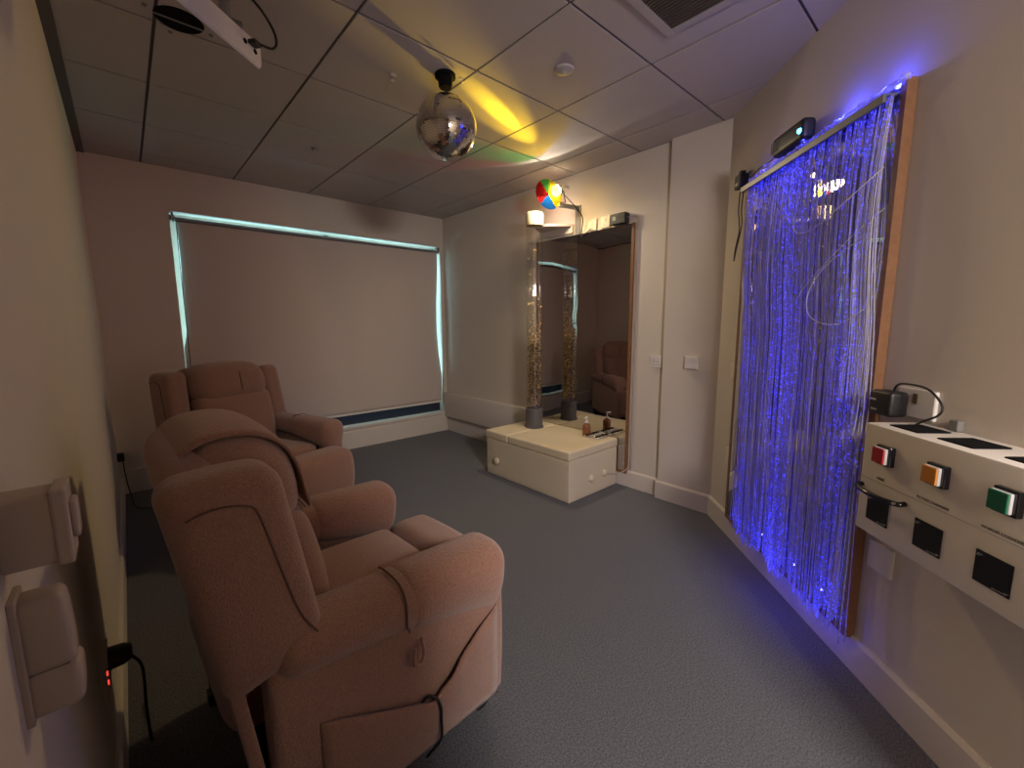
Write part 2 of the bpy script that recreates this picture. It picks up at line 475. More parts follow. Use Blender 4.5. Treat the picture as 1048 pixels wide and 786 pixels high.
def attach(o, p):
    o.parent = p
    o.matrix_parent_inverse = (Matrix.Translation(p.location) @ Matrix.Rotation(p.rotation_euler.z, 4, 'Z')).inverted()
    return o
attach(obj('roller_tube', cyl_bm((0.385, D + 0.045, 2.165), (2.845, D + 0.045, 2.165), 0.018), M['greymetal'], smooth=40), rb)
bm = bmesh.new(); add_box(bm, (1.61, D + 0.04, 0.364), (2.49, 0.012, 0.024), bevel=0.004); attach(obj('bottom_bar', bm, M['whitepaint']), rb)
for x in (0.375, 2.853):
    bm = bmesh.new(); add_box(bm, (x, D + 0.045, 2.178), (0.012, 0.05, 0.072), bevel=0.003); attach(obj('bracket', bm, M['greymetal']), rb)
bm = bmesh.new(); add_tube(bm, spline([(0.392, D + 0.008, 2.15), (0.388, D + 0.006, 1.6), (0.386, D + 0.008, 1.05), (0.38, D + 0.01, 0.9)]), 0.003, 6)
attach(obj('bead_chain', bm, M['black'], smooth=True), rb)

# outside: a low dark hedge bank well below the window head, so only sky shows in the gaps
# ------------------------------------------------------------------ boxed heater panel on the right wall
hp = thing('heater_casing', 'long low cream casing fixed along the wall left of the padded box', 'casing', (W, 3.70, 0))
bm = rbox_bm((W - 0.0265, 3.685, 0.335), (0.026, 0.745, 0.15), 0.008, m=2, k=3); attach(obj('casing_panel', bm, M['skirt'], smooth=40), hp)
bm = bmesh.new(); add_box(bm, (W - 0.012, 3.685, 0.165), (0.02, 1.48, 0.035)); attach(obj('grille', bm, M['trimdark']), hp)
bm = bmesh.new()
for k in range(3): add_box(bm, (W - 0.026, 3.685, 0.152 + 0.013 * k), (0.006, 1.47, 0.004))
attach(obj('grille_slats', bm, M['skirt']), hp)

# ------------------------------------------------------------------ framed mirrors
def wall_mirror(name, label, place, wid, z0, z1, depth):
    """place(s, o, z) gives world points: s along, o out"""
    t = thing(name, label, 'mirror', place(wid / 2, 0, z0))
    def bx(nm, s0, s1, o0, o1, za, zb, mat, bev=0.002):
        bm = bmesh.new(); vs = add_box(bm, (0, 0, 0), (1, 1, 1))
        for v in bm.verts:
            v.co = place(s0 + (v.co.x + .5) * (s1 - s0), o0 + (v.co.y + .5) * (o1 - o0), za + (v.co.z + .5) * (zb - za))
        return attach(obj(nm, bm, mat), t)
    e = 0.022
    bx('mirror_panel', e, wid - e, 0.004, depth - 0.002, z0 + e, z1 - 0.004, M['mirror'])
    bx('edge_trim', 0, e, 0.002, depth, z0, z1, M['wood']); bx('edge_trim', wid - e, wid, 0.002, depth, z0, z1, M['wood'])
    bx('edge_trim', e, wid - e, 0.002, depth, z0, z0 + e, M['wood'])
    return t
wall_mirror('wall_mirror', 'tall wood-edged mirror behind the bubble tube and padded box', lambda s, o, z: Vector((W - o, 1.835 + s, z)), 1.02, 0.105, 2.055, 0.02)
wall_mirror('wall_mirror', 'tall wood-edged mirror hanging behind the blue fibre curtain', lambda s, o, z: DW(1.527 + s, o, z), 1.03, 0.125, 2.075, 0.035)

# ------------------------------------------------------------------ fibre optic curtain
fc = thing('fibre_optic_curtain', 'curtain of glowing blue fibre optic strands hanging in front of a tall mirror', 'fibre optic curtain', DW(2.0, 0.08, 0.12))
bm = bmesh.new()
def dwbox(bm, s0, s1, o0, o1, z0, z1, bevel=0.0):
    c = DW((s0 + s1) / 2, (o0 + o1) / 2, (z0 + z1) / 2)
    add_box(bm, c, (s1 - s0, o1 - o0, z1 - z0), rot=R45, bevel=bevel)
dwbox(bm, 1.56, 2.53, 0.068, 0.080, 2.016, 2.044, 0.002); dwbox(bm, 1.56, 2.53, 0.036, 0.070, 2.038, 2.044)
attach(obj('header_rail', bm, M['greymetal']), fc)
bm = bmesh.new(); 
lay = bm.verts.layers.float.new('glow'); P = [DW(1.50 + 0.98 * k / 60, 0.050 + 0.006 * math.sin(k * 1.7), 2.066 + 0.004 * math.sin(k * 2.3)) for k in range(61)]
add_tube(bm, P, 0.011, 8, True, lay, [0.9 + 0.9 * math.sin(k * 1.1) ** 2 for k in range(61)]); attach(obj('fibre_bundle', bm, M['fibre'], smooth=True), fc)
bm = bmesh.new(); lay = bm.verts.layers.float.new('glow')
rnd = random.Random(11)
def clump(u):  # strand density bunches
    return u
NS = 215
for k in range(NS):
    u = (k + rnd.random()) / NS
    s0 = 1.550 + 0.93 * u
    s1 = 1.505 + 0.90 * u + rnd.gauss(0, 0.014)
    o0 = 0.046 + 0.016 * rnd.random(); o1 = 0.045 + 0.035 * rnd.random()
    zb = 0.125 + 0.075 * rnd.random() ** 2 + 0.025 * math.sin(u * 21)
    if u < 0.07: o1 += 0.02; s1 -= 0.012
    ph, ph2, am = rnd.random() * 6.28, rnd.random() * 6.28, 0.0012 + 0.006 * rnd.random() ** 3
    bright = 0.10 + 0.35 * rnd.random() ** 2
    g = math.exp(-((u - 0.55) / 0.13) ** 2) * (0.9 if rnd.random() < 0.75 else 0.25) + 0.45 * math.exp(-((u - 0.12) / 0.09) ** 2) + 0.35 * math.exp(-((u - 0.90) / 0.07) ** 2)
    g = (g + bright) * (0.6 + 0.8 * rnd.random())
    pts, vals = [], []
    n = 26
    for i in range(n + 1):
        t = i / n
        s = s0 + (s1 - s0) * t + am * (math.sin(t * 6 + ph) + 0.25 * math.sin(t * 14 + ph2)) * min(1, t * 4)
        ob = o0 + (o1 - o0) * t + 0.016 * math.sin(min(1, t * 2.5) * PI) + am * 0.7 * math.sin(t * 7 + ph2) * min(1, t * 4)
        if u < 0.14:
            w = (1 - u / 0.14)
            s -= 0.040 * w * math.sin(min(1, t * 1.6) * PI) ; ob += 0.03 * w * math.sin(min(1, t * 1.8) * PI)
        z = 2.036 + (zb - 2.036) * t
        pts.append(DW(s, max(ob, 0.042), z))
        e = g * (1 + 1.6 * math.exp(-(t / 0.10) ** 2) + 1.2 * math.exp(-((1 - t) / 0.13) ** 2)) + 0.5 * math.exp(-((1 - t) / 0.035) ** 2) + 0.6 * math.exp(-(t / 0.05) ** 2)
        e += 0.5 * g * math.exp(-((t - 0.48) / 0.12) ** 2)
        vals.append(e)
    add_tube(bm, pts, 0.0019, 5, True, lay, vals)
o = attach(obj('fibre_strands', bm, M['fibre'], smooth=True), fc); o['kind'] = 'stuff'
# loose strands that have escaped from the bunch
def loose(pts, r=0.0018, g=0.35, mat='fibre'):
    bm = bmesh.new(); lay = bm.verts.layers.float.new('glow'); P = spline([DW(*p) for p in pts], 10)
    add_tube(bm, P, r, 6, True, lay, [g] * len(P)); return attach(obj('loose_strand', bm, M[mat], smooth=True), fc)
loose([(1.505, 0.095, 1.80), (1.56, 0.13, 1.745), (1.66, 0.15, 1.69), (1.80, 0.14, 1.66), (1.92, 0.12, 1.69), (1.97, 0.10, 1.76)], 0.0024, 0.1)
loose([(1.50, 0.10, 1.36), (1.60, 0.13, 1.30), (1.72, 0.15, 1.33), (1.76, 0.14, 1.42), (1.68, 0.13, 1.52), (1.52, 0.11, 1.60)], 0.0016, 0.1)
loose([(1.49, 0.09, 1.67), (1.62, 0.12, 1.58), (1.80, 0.13, 1.45), (1.9, 0.11, 1.38)], 0.0014, 0.1)

# light source box on top of the rail and the plug-in transformer with its lead
t = thing('light_source_box', 'black light source box with a bright blue lamp above the fibre curtain rail', 'light box', DW(2.10, 0.06, 2.06))
bm = rbox_bm((0, 0, 0), (0.120, 0.030, 0.044), 0.018, m=3, k=4)
bmesh.ops.rotate(bm, matrix=R45, cent=(0, 0, 0), verts=bm.verts); bmesh.ops.translate(bm, vec=DW(2.110, 0.052, 2.126), verts=bm.verts)
attach(obj('housing', bm, M['black'], smooth=40), t)
bm = bmesh.new()
for k in range(6):
    dwbox(bm, 2.165 + 0.012 * k, 2.169 + 0.012 * k, 0.081, 0.084, 2.10, 2.15)
attach(obj('cooling_fins', bm, M['steel_socket']), t)
q = Vector((0, 0, 1)).rotation_difference(Vector((-0.70711, 0.70711, 0)))
attach(obj('blue_lamp', lathe_bm([(0, 0.010), (0.008, 0.008), (0.012, 0.0)], DW(2.010, 0.081, 2.118), 16, q), M['led_blue'], smooth=True), t)
attach(obj('lead', tube_bm(spline([DW(2.225, 0.06, 2.10), DW(2.30, 0.055, 2.092), DW(2.40, 0.05, 2.098), DW(2.49, 0.045, 2.09)]), 0.0035, 6), M['cable'], smooth=True), t)
t = thing('plug_in_transformer', 'small black transformer with dangling leads at the left end of the curtain rail', 'transformer', DW(2.62, 0, 2.09))
bm = bmesh.new(); dwbox(bm, 2.585, 2.655, 0.012, 0.06, 2.065, 2.14, 0.006); dwbox(bm, 2.60, 2.63, 0.02, 0.05, 2.14, 2.16, 0.004)
attach(obj('casing', bm, M['black']), t)
bm = bmesh.new(); dwbox(bm, 2.58, 2.66, 0.0, 0.013, 2.055, 2.15, 0.002); attach(obj('back_plate', bm, M['steel_socket']), t)
bm = bmesh.new(); dwbox(bm, 2.612, 2.638, 0.059, 0.062, 2.082, 2.096); attach(obj('white_mark', bm, M['white']), t)
attach(obj('lead', tube_bm(spline([DW(2.64, 0.03, 2.07), DW(2.645, 0.03, 1.95), DW(2.62, 0.03, 1.84), DW(2.655, 0.03, 1.74), DW(2.665, 0.03, 1.67)]), 0.003, 6), M['cable'], smooth=True), t)
attach(obj('lead', tube_bm(spline([DW(2.595, 0.03, 2.07), DW(2.61, 0.03, 1.95), DW(2.595, 0.03, 1.86), DW(2.64, 0.03, 1.74), DW(2.665, 0.03, 1.67)]), 0.003, 6), M['cable'], smooth=True), t)

# ------------------------------------------------------------------ control cabinet on the diagonal wall
CS0, CS1, CO, CZ0, CZ1 = 0.46, 1.365, 0.17, 0.652, 0.996
cab = thing('control_cabinet', 'white wall-hung control box with red, amber and green push buttons', 'cabinet', DW(0.9, 0, CZ0))
bm = bmesh.new(); dwbox(bm, CS0, CS1, 0.0, CO, CZ0, CZ1, 0.006); attach(obj('carcass', bm, M['whitepaint'], smooth=30), cab)
bm = bmesh.new(); dwbox(bm, CS0 + 0.01, CS1 - 0.004, CO - 0.002, CO + 0.0012, 0.8245, 0.8262); attach(obj('front_join', bm, M['lensside']), cab)
for (s, mat, lab) in ((1.272, 'red', 'red push button'), (1.107, 'amber', 'amber push button'), (0.943, 'green', 'green push button')):
    bm = bmesh.new(); dwbox(bm, s - 0.029, s + 0.024, CO, CO + 0.016, 0.886, 0.945, 0.003)
    b = attach(obj('push_button', bm, M['gloss_black']), cab); b['label'] = lab
    bm = bmesh.new(); dwbox(bm, s - 0.0215, s + 0.0215, CO + 0.016, CO + 0.024, 0.892, 0.939, 0.002); attach(obj('lens_rim', bm, M['lensside']), b)
    bm = bmesh.new(); dwbox(bm, s - 0.0205, s + 0.0215, CO + 0.024, CO + 0.029, 0.893, 0.9385, 0.002); attach(obj('lens', bm, M[mat]), b)
for s in (1.283, 1.117, 0.954):
    bm = bmesh.new(); dwbox(bm, s - 0.040, s + 0.040, CO, CO + 0.003, 0.700, 0.778, 0.0014)
    sp = attach(obj('dark_window', bm, M['gloss_black']), cab)
    for (a, b_, ln) in ((0.030, 0.030, 0.006), (0.034, 0.026, 0.004), (-0.026, -0.033, 0.008), (-0.034, -0.03, 0.004), (-0.010, -0.034, 0.006)):  # thin metal strips drawn as reflections in the window corners
        bm = bmesh.new(); dwbox(bm, s + a - ln, s + a + ln, CO + 0.003, CO + 0.0036, 0.739 + b_ - 0.0012, 0.739 + b_ + 0.0012)
        attach(obj('corner_glint', bm, M['alu']), sp)
P = spline([DW(1.348, CO + 0.002, 0.800), DW(1.345, CO + 0.022, 0.798), DW(1.30, CO + 0.034, 0.795), DW(1.245, CO + 0.034, 0.795), DW(1.196, CO + 0.022, 0.797), DW(1.193, CO + 0.002, 0.799)], 6)
attach(obj('pull_handle', tube_bm(P, 0.0075, 10), M['gloss_black'], smooth=True), cab)
for s in (1.196,):
    bm = bmesh.new(); add_cyl(bm, DW(s, CO + 0.026, 0.799), DW(s, CO + 0.034, 0.799), 0.004, n=12); attach(obj('handle_screw', bm, M['chrome']), cab)
for k, (sa, sb) in enumerate(((1.318, 1.222), (1.165, 1.069), (1.000, 0.904), (0.84, 0.744))):
    bm = bmesh.new(); dwbox(bm, sb, sa, 0.045, 0.137, CZ1 - 0.001, CZ1 + 0.004, 0.002); attach(obj('top_pad', bm, M['matt_black']), cab)
def lettering(txt, s, z, size, parent):
    cu = bpy.data.curves.new('lettering', 'FONT'); cu.body = txt; cu.size = size; cu.extrude = 0.0003; cu.align_x = 'CENTER'
    o = bpy.data.objects.new('lettering', cu); COL.objects.link(o)
    X = Vector((-0.70711, -0.70711, 0)); Y = Vector((0, 0, 1)); Z = X.cross(Y)
    mw = Matrix((X, Y, Z)).transposed().to_4x4(); mw.translation = DW(s, CO + 0.0008, z)
    dg = bpy.context.evaluated_depsgraph_get()
    me = bpy.data.meshes.new_from_object(o.evaluated_get(dg)); me.materials.clear(); me.materials.append(M['ink']); me.transform(mw)
    bpy.data.objects.remove(o)
    ob = bpy.data.objects.new('lettering', me); COL.objects.link(ob)
    return attach(ob, parent)
lettering('FIBRE', 1.285, 0.834, 0.0115, cab)
lettering('PICTURE CHANGERS', 1.117, 0.833, 0.0098, cab)
lettering('WHIRLER CHANGERS', 0.947, 0.832, 0.0096, cab)

# ------------------------------------------------------------------ electrical fittings
def plate_box(name, label, cat, place, s, z, w, h, mat='white', rockers=0, depth=0.012, pins=False):
    """socket plate: place(s,o,z)"""
    t = thing(name, label, cat, place(s, 0, z - h / 2))
    def bx(nm, s0, s1, o0, o1, za, zb, mt, par):
        bm = bmesh.new(); add_box(bm, (0, 0, 0), (1, 1, 1), bevel=0.0)
        for v in bm.verts: v.co = place(s0 + (v.co.x + .5) * (s1 - s0), o0 + (v.co.y + .5) * (o1 - o0), za + (v.co.z + .5) * (zb - za))
        es = list(bm.edges); bmesh.ops.bevel(bm, geom=es, offset=0.0015, segments=2, affect='EDGES')
        return attach(obj(nm, bm, mt), par)
    bx('plate', s - w / 2, s + w / 2, 0, depth, z - h / 2, z + h / 2, M[mat], t)
    for k in range(rockers):
        sc = s + (k - (rockers - 1) / 2) * w * 0.42
        bx('rocker_switch', sc - 0.007, sc + 0.007, depth, depth + 0.004, z + h * 0.12, z + h * 0.36, M['white'], t)
    if pins:
        bm = bmesh.new()
        for k in range(max(1, rockers)):
            sc = s + (k - (max(1, rockers) - 1) / 2) * w * 0.42
            for (ds, dzz) in ((0, -0.004), (-0.010, -0.024), (0.010, -0.024)):
                b2 = bmesh.new(); vs = add_box(bm, (0, 0, 0), (1, 1, 1)); b2.free()
                for v in vs: v.co = place(sc + ds + v.co.x * 0.006, depth + 0.0005 + v.co.y * 0.0012, z + dzz + v.co.z * 0.005)
        attach(obj('pin_holes', bm, M['matt_black']), t)
    return t
RW = lambda s, o, z: Vector((W - o, s, z))
PW = lambda s, o, z: Vector((PX - o, s, z))
LW = lambda s, o, z: Vector((L + o, s, z))
plate_box('wall_socket', 'white wall socket above the mirror, nearer the lamp bracket', 'socket', RW, 2.234, 2.105, 0.086, 0.086, 'ivory', 1, pins=True)
plate_box('wall_socket', 'white wall socket above the mirror, beside the black adapter', 'socket', RW, 2.105, 2.105, 0.086, 0.086, 'ivory', 1, pins=True)
plate_box('wall_socket', 'white wall socket between the mirror edge and the pier', 'socket', RW, 1.622, 1.03, 0.090, 0.086, 'white', 2, pins=True)
plate_box('light_switch', 'white switch plate on the narrow pier', 'switch', PW, 1.335, 1.04, 0.090, 0.086, 'white', 2, depth=0.022)
plate_box('blank_plate', 'cream plate left of the fibre curtain at waist height', 'wall plate', DW, 2.615, 1.02, 0.075, 0.09, 'ivory')
plate_box('blank_plate', 'cream plate left of the fibre curtain near the skirting', 'wall plate', DW, 2.61, 0.49, 0.075, 0.105, 'ivory')
plate_box('wall_socket', 'white wall plate under the control cabinet', 'socket', DW, 1.448, 0.49, 0.10, 0.10, 'white')
t = plate_box('wall_socket', 'white wall socket with a switch above the left end of the control cabinet', 'socket', DW, 1.385, 1.052, 0.13, 0.09, 'white')
bm = bmesh.new(); dwbox(bm, 1.375, 1.392, 0.012, 0.016, 1.052, 1.083, 0.001); attach(obj('rocker_switch', bm, M['lamp_body']), t)
bm = rbox_bm((0, 0, 0), (0.045, 0.03, 0.041), 0.012, m=2, k=3)
bmesh.ops.rotate(bm, matrix=R45, cent=(0, 0, 0), verts=bm.verts); bmesh.ops.translate(bm, vec=DW(1.442, 0.048, 1.043), verts=bm.verts)
t = thing('power_adapter', 'black power adapter with a looping lead plugged in above the control cabinet', 'adapter', DW(1.442, 0.0, 1.0))
attach(obj('casing', bm, M['black'], smooth=40), t)
for q_ in ((1.455, 1.478, 0.078, 0.0785, 1.050, 1.056), (1.448, 1.472, 0.078, 0.0785, 1.018, 1.023)):
    bm = bmesh.new(); dwbox(bm, *q_); attach(obj('printed_mark', bm, M['lensside']), t)
attach(obj('lead', tube_bm(spline([DW(1.425, 0.05, 1.08), DW(1.41, 0.05, 1.108), DW(1.37, 0.05, 1.115), DW(1.31, 0.045, 1.108), DW(1.262, 0.045, 1.07), DW(1.262, 0.05, 1.04), DW(1.295, 0.06, 1.015), DW(1.31, 0.07, 0.999)]), 0.0032, 7), M['cable'], smooth=True), t)
bm = bmesh.new(); dwbox(bm, 1.235, 1.262, 0.0, 0.02, 0.997, 1.028, 0.003)
tag(obj('cable_clip', bm, M['steel_socket']), 'small grey clip on the wall just above the cabinet top', 'clip')
t = thing('power_adapter', 'black adapter box on top of the mirror beside the bubble tube', 'adapter', (W - 0.03, 1.955, 2.055))
bm = bmesh.new(); add_box(bm, (W - 0.034, 1.955, 2.096), (0.06, 0.135, 0.08), bevel=0.006); attach(obj('casing', bm, M['black']), t)
bm = bmesh.new(); add_box(bm, (W - 0.0645, 1.985, 2.10), (0.001, 0.03, 0.028)); attach(obj('label_patch', bm, M['greymetal']), t)
attach(obj('lead', tube_bm(spline([(W - 0.03, 1.89, 2.10), (W - 0.012, 1.84, 2.10), (W - 0.008, 1.81, 2.05), (W - 0.006, 1.806, 1.6), (W - 0.006, 1.806, 0.8), (W - 0.008, 1.806, 0.15)], 6), 0.004, 6), M['cable_white'], smooth=True), t)

# left wall fittings near the camera
t = thing('wall_fitting', 'white boxy wall fitting with a small end button, topmost on the near left wall', 'wall fitting', (L, 0.72, 1.035))
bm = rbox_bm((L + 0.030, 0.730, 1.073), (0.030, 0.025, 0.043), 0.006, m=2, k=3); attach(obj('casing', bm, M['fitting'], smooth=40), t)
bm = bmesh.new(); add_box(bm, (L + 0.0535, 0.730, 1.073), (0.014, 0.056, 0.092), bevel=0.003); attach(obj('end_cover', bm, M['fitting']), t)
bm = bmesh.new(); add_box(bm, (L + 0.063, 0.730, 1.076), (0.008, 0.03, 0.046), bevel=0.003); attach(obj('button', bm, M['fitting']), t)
t = thing('plug_in_unit', 'white rounded plug-in unit with a curved seam on the near left wall', 'plug-in unit', (L, 0.73, 0.83))
def unit_f(p):
    k = (p.z - 0.92) / 0.085
    return (L + (p.x - L) * (1 - 0.10 * max(0, k) ** 2 - 0.06 * max(0, -k) ** 2), p.y, p.z)
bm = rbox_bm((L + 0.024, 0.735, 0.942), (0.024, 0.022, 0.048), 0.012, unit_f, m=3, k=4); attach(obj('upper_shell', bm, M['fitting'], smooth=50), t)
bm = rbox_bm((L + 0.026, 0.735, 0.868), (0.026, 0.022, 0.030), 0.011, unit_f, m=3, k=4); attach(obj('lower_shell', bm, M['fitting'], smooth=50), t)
bm = bmesh.new(); add_box(bm, (L + 0.022, 0.735, 0.897), (0.038, 0.036, 0.012)); attach(obj('seam_band', bm, M['steel_socket']), t)
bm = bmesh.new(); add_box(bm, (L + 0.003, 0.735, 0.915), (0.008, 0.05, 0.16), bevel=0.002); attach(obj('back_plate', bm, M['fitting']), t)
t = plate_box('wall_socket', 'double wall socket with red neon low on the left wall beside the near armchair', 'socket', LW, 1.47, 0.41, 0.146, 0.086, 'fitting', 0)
for dzz in (0.0, 0.025):
    attach(obj('neon', box_bm((L + 0.013, 1.425, 0.40 + dzz), (0.003, 0.008, 0.009)), M['led_red']), t)
t = thing('mains_plug', 'black round mains plug with a cable in the socket beside the near armchair', 'plug', (L + 0.012, 1.52, 0.40))
attach(obj('plug_body', lathe_bm([(0, 0.05), (0.02, 0.048), (0.028, 0.03), (0.03, 0.0), (0, 0)], (L + 0.012, 1.515, 0.41), 20, Vector((0, 0, 1)).rotation_difference(Vector((1, 0, 0)))), M['black'], smooth=40), t)
attach(obj('cable', tube_bm(spline([(L + 0.055, 1.515, 0.40), (-0.055, 1.54, 0.33), (-0.06, 1.58, 0.16), (-0.06, 1.64, 0.012), (-0.07, 1.85, 0.006)]), 0.004, 7), M['cable'], smooth=True), t)
t = thing('mains_plug', 'black mains plug on the left wall behind the far armchair', 'plug', (L, 4.20, 0.33))
bm = bmesh.new(); add_box(bm, (L + 0.02, 4.20, 0.35), (0.04, 0.06, 0.06), bevel=0.008); attach(obj('plug_body', bm, M['black']), t)
attach(obj('cable', tube_bm(spline([(L + 0.03, 4.19, 0.32), (L + 0.035, 4.17, 0.2), (L + 0.05, 4.12, 0.08), (L + 0.08, 4.0, 0.007), (0.1, 3.9, 0.007)]), 0.004, 7), M['cable'], smooth=True), t)

# ------------------------------------------------------------------ padded box with bubble tube
BX0, BX1, BY0, BY1, BZ = 2.283, W - 0.024, 1.918, 2.885, 0.392
pb = thing('padded_box', 'low cream padded vinyl box seat at the foot of the mirror', 'padded box', ((BX0 + BX1) / 2, (BY0 + BY1) / 2, 0))
def soft(c, h, r, nm, mat, par, crown=0.0):
    def f(p):
        if crown:
            u = (p.x - c[0]) / h[0]; v = (p.y - c[1]) / h[1]
            if p.z > c[2]: return (p.x, p.y, p.z + crown * (1 - u * u) * (1 - v * v))
        return p
    return attach(obj(nm, rbox_bm(c, h, r, f, m=8, k=4), mat, smooth=60), par)
soft(((BX0 + BX1) / 2 + 0.003, (BY0 + BY1) / 2, 0.160), ((BX1 - BX0) / 2 - 0.006, (BY1 - BY0) / 2 - 0.006, 0.160), 0.010, 'base', M['vinyl_side'], pb)
SEAM = 2.590
c1 = soft(((BX0 + BX1) / 2, (BY0 + SEAM) / 2 - 0.0015, 0.356), ((BX1 - BX0) / 2, (SEAM - BY0) / 2 - 0.0015, 0.035), 0.016, 'lid', M['vinyl'], pb, 0.003)
c2 = soft(((BX0 + BX1) / 2, (BY1 + SEAM) / 2 + 0.0015, 0.356), ((BX1 - BX0) / 2, (BY1 - SEAM) / 2 - 0.0015, 0.035), 0.016, 'lid', M['vinyl'], pb, 0.003)
for (p, n) in (((BX0 + 0.004, 2.732, 0.138), (-1, 0, 0)), ((2.548, BY0 + 0.004, 0.135), (0, -1, 0)), ((2.712, BY0 + 0.004, 0.143), (0, -1, 0))):
    q = Vector((0, 0, 1)).rotation_difference(Vector(n))
    attach(obj('knob', lathe_bm([(0, 0.026), (0.018, 0.024), (0.028, 0.016), (0.031, 0.0)], p, 20, q), M['vinyl'], smooth=True), pb)
attach(obj('lead', tube_bm(spline([(2.72, BY0 - 0.018, 0.14), (2.78, BY0 - 0.03, 0.122), (2.84, BY0 - 0.04, 0.115), (W - 0.03, 1.85, 0.13), (W - 0.022, 1.815, 0.17)]), 0.004, 7), M['cable_white'], smooth=True), pb)

TX, TY, TR = 2.660, 2.650, 0.070
bt = thing('bubble_tube', 'tall clear bubble tube filled with gold glitter standing on the padded box', 'bubble tube', (TX, TY, BZ))
ZC, ZT0, ZT1 = 0.565, 2.135, 2.235
bm = bmesh.new(); add_lathe(bm, [(TR + 0.016, BZ - 0.0), (TR + 0.016, BZ + 0.010), (TR + 0.006, BZ + 0.012), (TR + 0.006, ZC), (TR + 0.001, ZC + 0.002), (0, ZC + 0.002)], (TX, TY, 0), 40)
attach(obj('collar', bm, M['collar'], smooth=40), bt)
attach(obj('tube_wall', lathe_bm([(TR, ZC + 0.003), (TR, ZT0)], (TX, TY, 0), 48), M['acrylic'], smooth=True), bt)
attach(obj('water_surface', lathe_bm([(0, 1.985), (TR - 0.004, 1.985)], (TX, TY, 0), 40), M['acrylic']), bt)
bm = bmesh.new(); add_lathe(bm, [(TR + 0.004, ZT0 - 0.005), (TR + 0.006, ZT0), (TR + 0.006, ZT1 - 0.006), (TR, ZT1), (0, ZT1)], (TX, TY, 0), 40); attach(obj('top_cap', bm, M['cap'], smooth=40), bt)
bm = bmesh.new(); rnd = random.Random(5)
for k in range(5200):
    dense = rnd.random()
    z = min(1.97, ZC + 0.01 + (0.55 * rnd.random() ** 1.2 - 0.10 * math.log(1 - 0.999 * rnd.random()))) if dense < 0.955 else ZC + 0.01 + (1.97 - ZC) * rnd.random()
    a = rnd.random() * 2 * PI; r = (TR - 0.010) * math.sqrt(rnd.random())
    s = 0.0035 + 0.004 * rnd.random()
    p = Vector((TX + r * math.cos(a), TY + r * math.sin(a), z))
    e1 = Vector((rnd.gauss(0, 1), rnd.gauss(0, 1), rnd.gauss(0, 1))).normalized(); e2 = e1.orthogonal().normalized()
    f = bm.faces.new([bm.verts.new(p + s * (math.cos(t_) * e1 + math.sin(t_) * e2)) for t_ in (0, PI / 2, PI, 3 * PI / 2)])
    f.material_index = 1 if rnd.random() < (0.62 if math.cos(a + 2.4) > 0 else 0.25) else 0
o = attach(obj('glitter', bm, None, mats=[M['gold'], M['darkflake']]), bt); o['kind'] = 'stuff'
bm = bmesh.new()
ngon_prism(bm, [(TX + 0.072, TY - 0.050), (TX + 0.060, TY - 0.066), (W - 0.001, 2.425), (W - 0.001, 2.82), (TX + 0.062, TY + 0.062), (TX + 0.082, TY + 0.005)], 2.128, 2.146)
sh = thing('bracket_shelf', 'pale board bracing the top of the bubble tube to the wall', 'shelf', (W - 0.1, 2.57, 2.128))
attach(obj('board', bm, M['shelf']), sh)
bm = bmesh.new(); add_box(bm, (W - 0.012, 2.62, 2.10), (0.022, 0.38, 0.055), bevel=0.002); attach(obj('batten', bm, M['shelf']), sh)
attach(obj('screw_head', lathe_bm([(0, -0.006), (0.006, -0.004), (0.008, 0)], (2.80, 2.56, 2.128), 12), M['black']), sh)

# pump bottle and wire tray on the box
t = thing('pump_bottle', 'small brown pump bottle with a white top on the padded box', 'bottle', (2.755, 2.135, BZ + 0.003))
bz = BZ + 0.004
attach(obj('bottle_body', lathe_bm([(0, bz), (0.030, bz), (0.033, bz + 0.006), (0.033, bz + 0.075), (0.028, bz + 0.088), (0.012, bz + 0.096), (0.011, bz + 0.104), (0, bz + 0.104)], (2.755, 2.135, 0), 28), M['amberliquid'], smooth=50), t)
bm = lathe_bm([(0, bz + 0.104), (0.015, bz + 0.104), (0.015, bz + 0.118), (0.006, bz + 0.121), (0.005, bz + 0.145), (0.010, bz + 0.147), (0.010, bz + 0.156), (0, bz + 0.157)], (2.755, 2.135, 0), 20)
add_box(bm, (2.738, 2.128, bz + 0.151), (0.045, 0.010, 0.008), rot=Matrix.Rotation(0.3, 3, 'Z') if False else None, bevel=0.002)
attach(obj('pump', bm, M['white'], smooth=50), t)
t = thing('wire_tray', 'low silver wire tray of dark strips beside the pump bottle', 'tray', (2.80, 2.05, BZ + 0.003))
tz = BZ + 0.006
bm = bmesh.new()
for k in range(7):
    y = 1.985 + 0.024 * k
    add_cyl(bm, (2.70, y, tz + 0.004), (2.875, y, tz + 0.004), 0.003, n=8)
for x in (2.70, 2.7875, 2.875): add_cyl(bm, (x, 1.98, tz + 0.008), (x, 2.135, tz + 0.008), 0.003, n=8)
attach(obj('wire_grid', bm, M['chrome'], smooth=True), t)
for k in range(3):
    bm = bmesh.new(); add_box(bm, (2.79, 2.005 + 0.048 * k, tz + 0.0145), (0.16, 0.020, 0.007), bevel=0.002); attach(obj('strip', bm, M['gloss_black'] if k != 1 else M['lensside']), t)

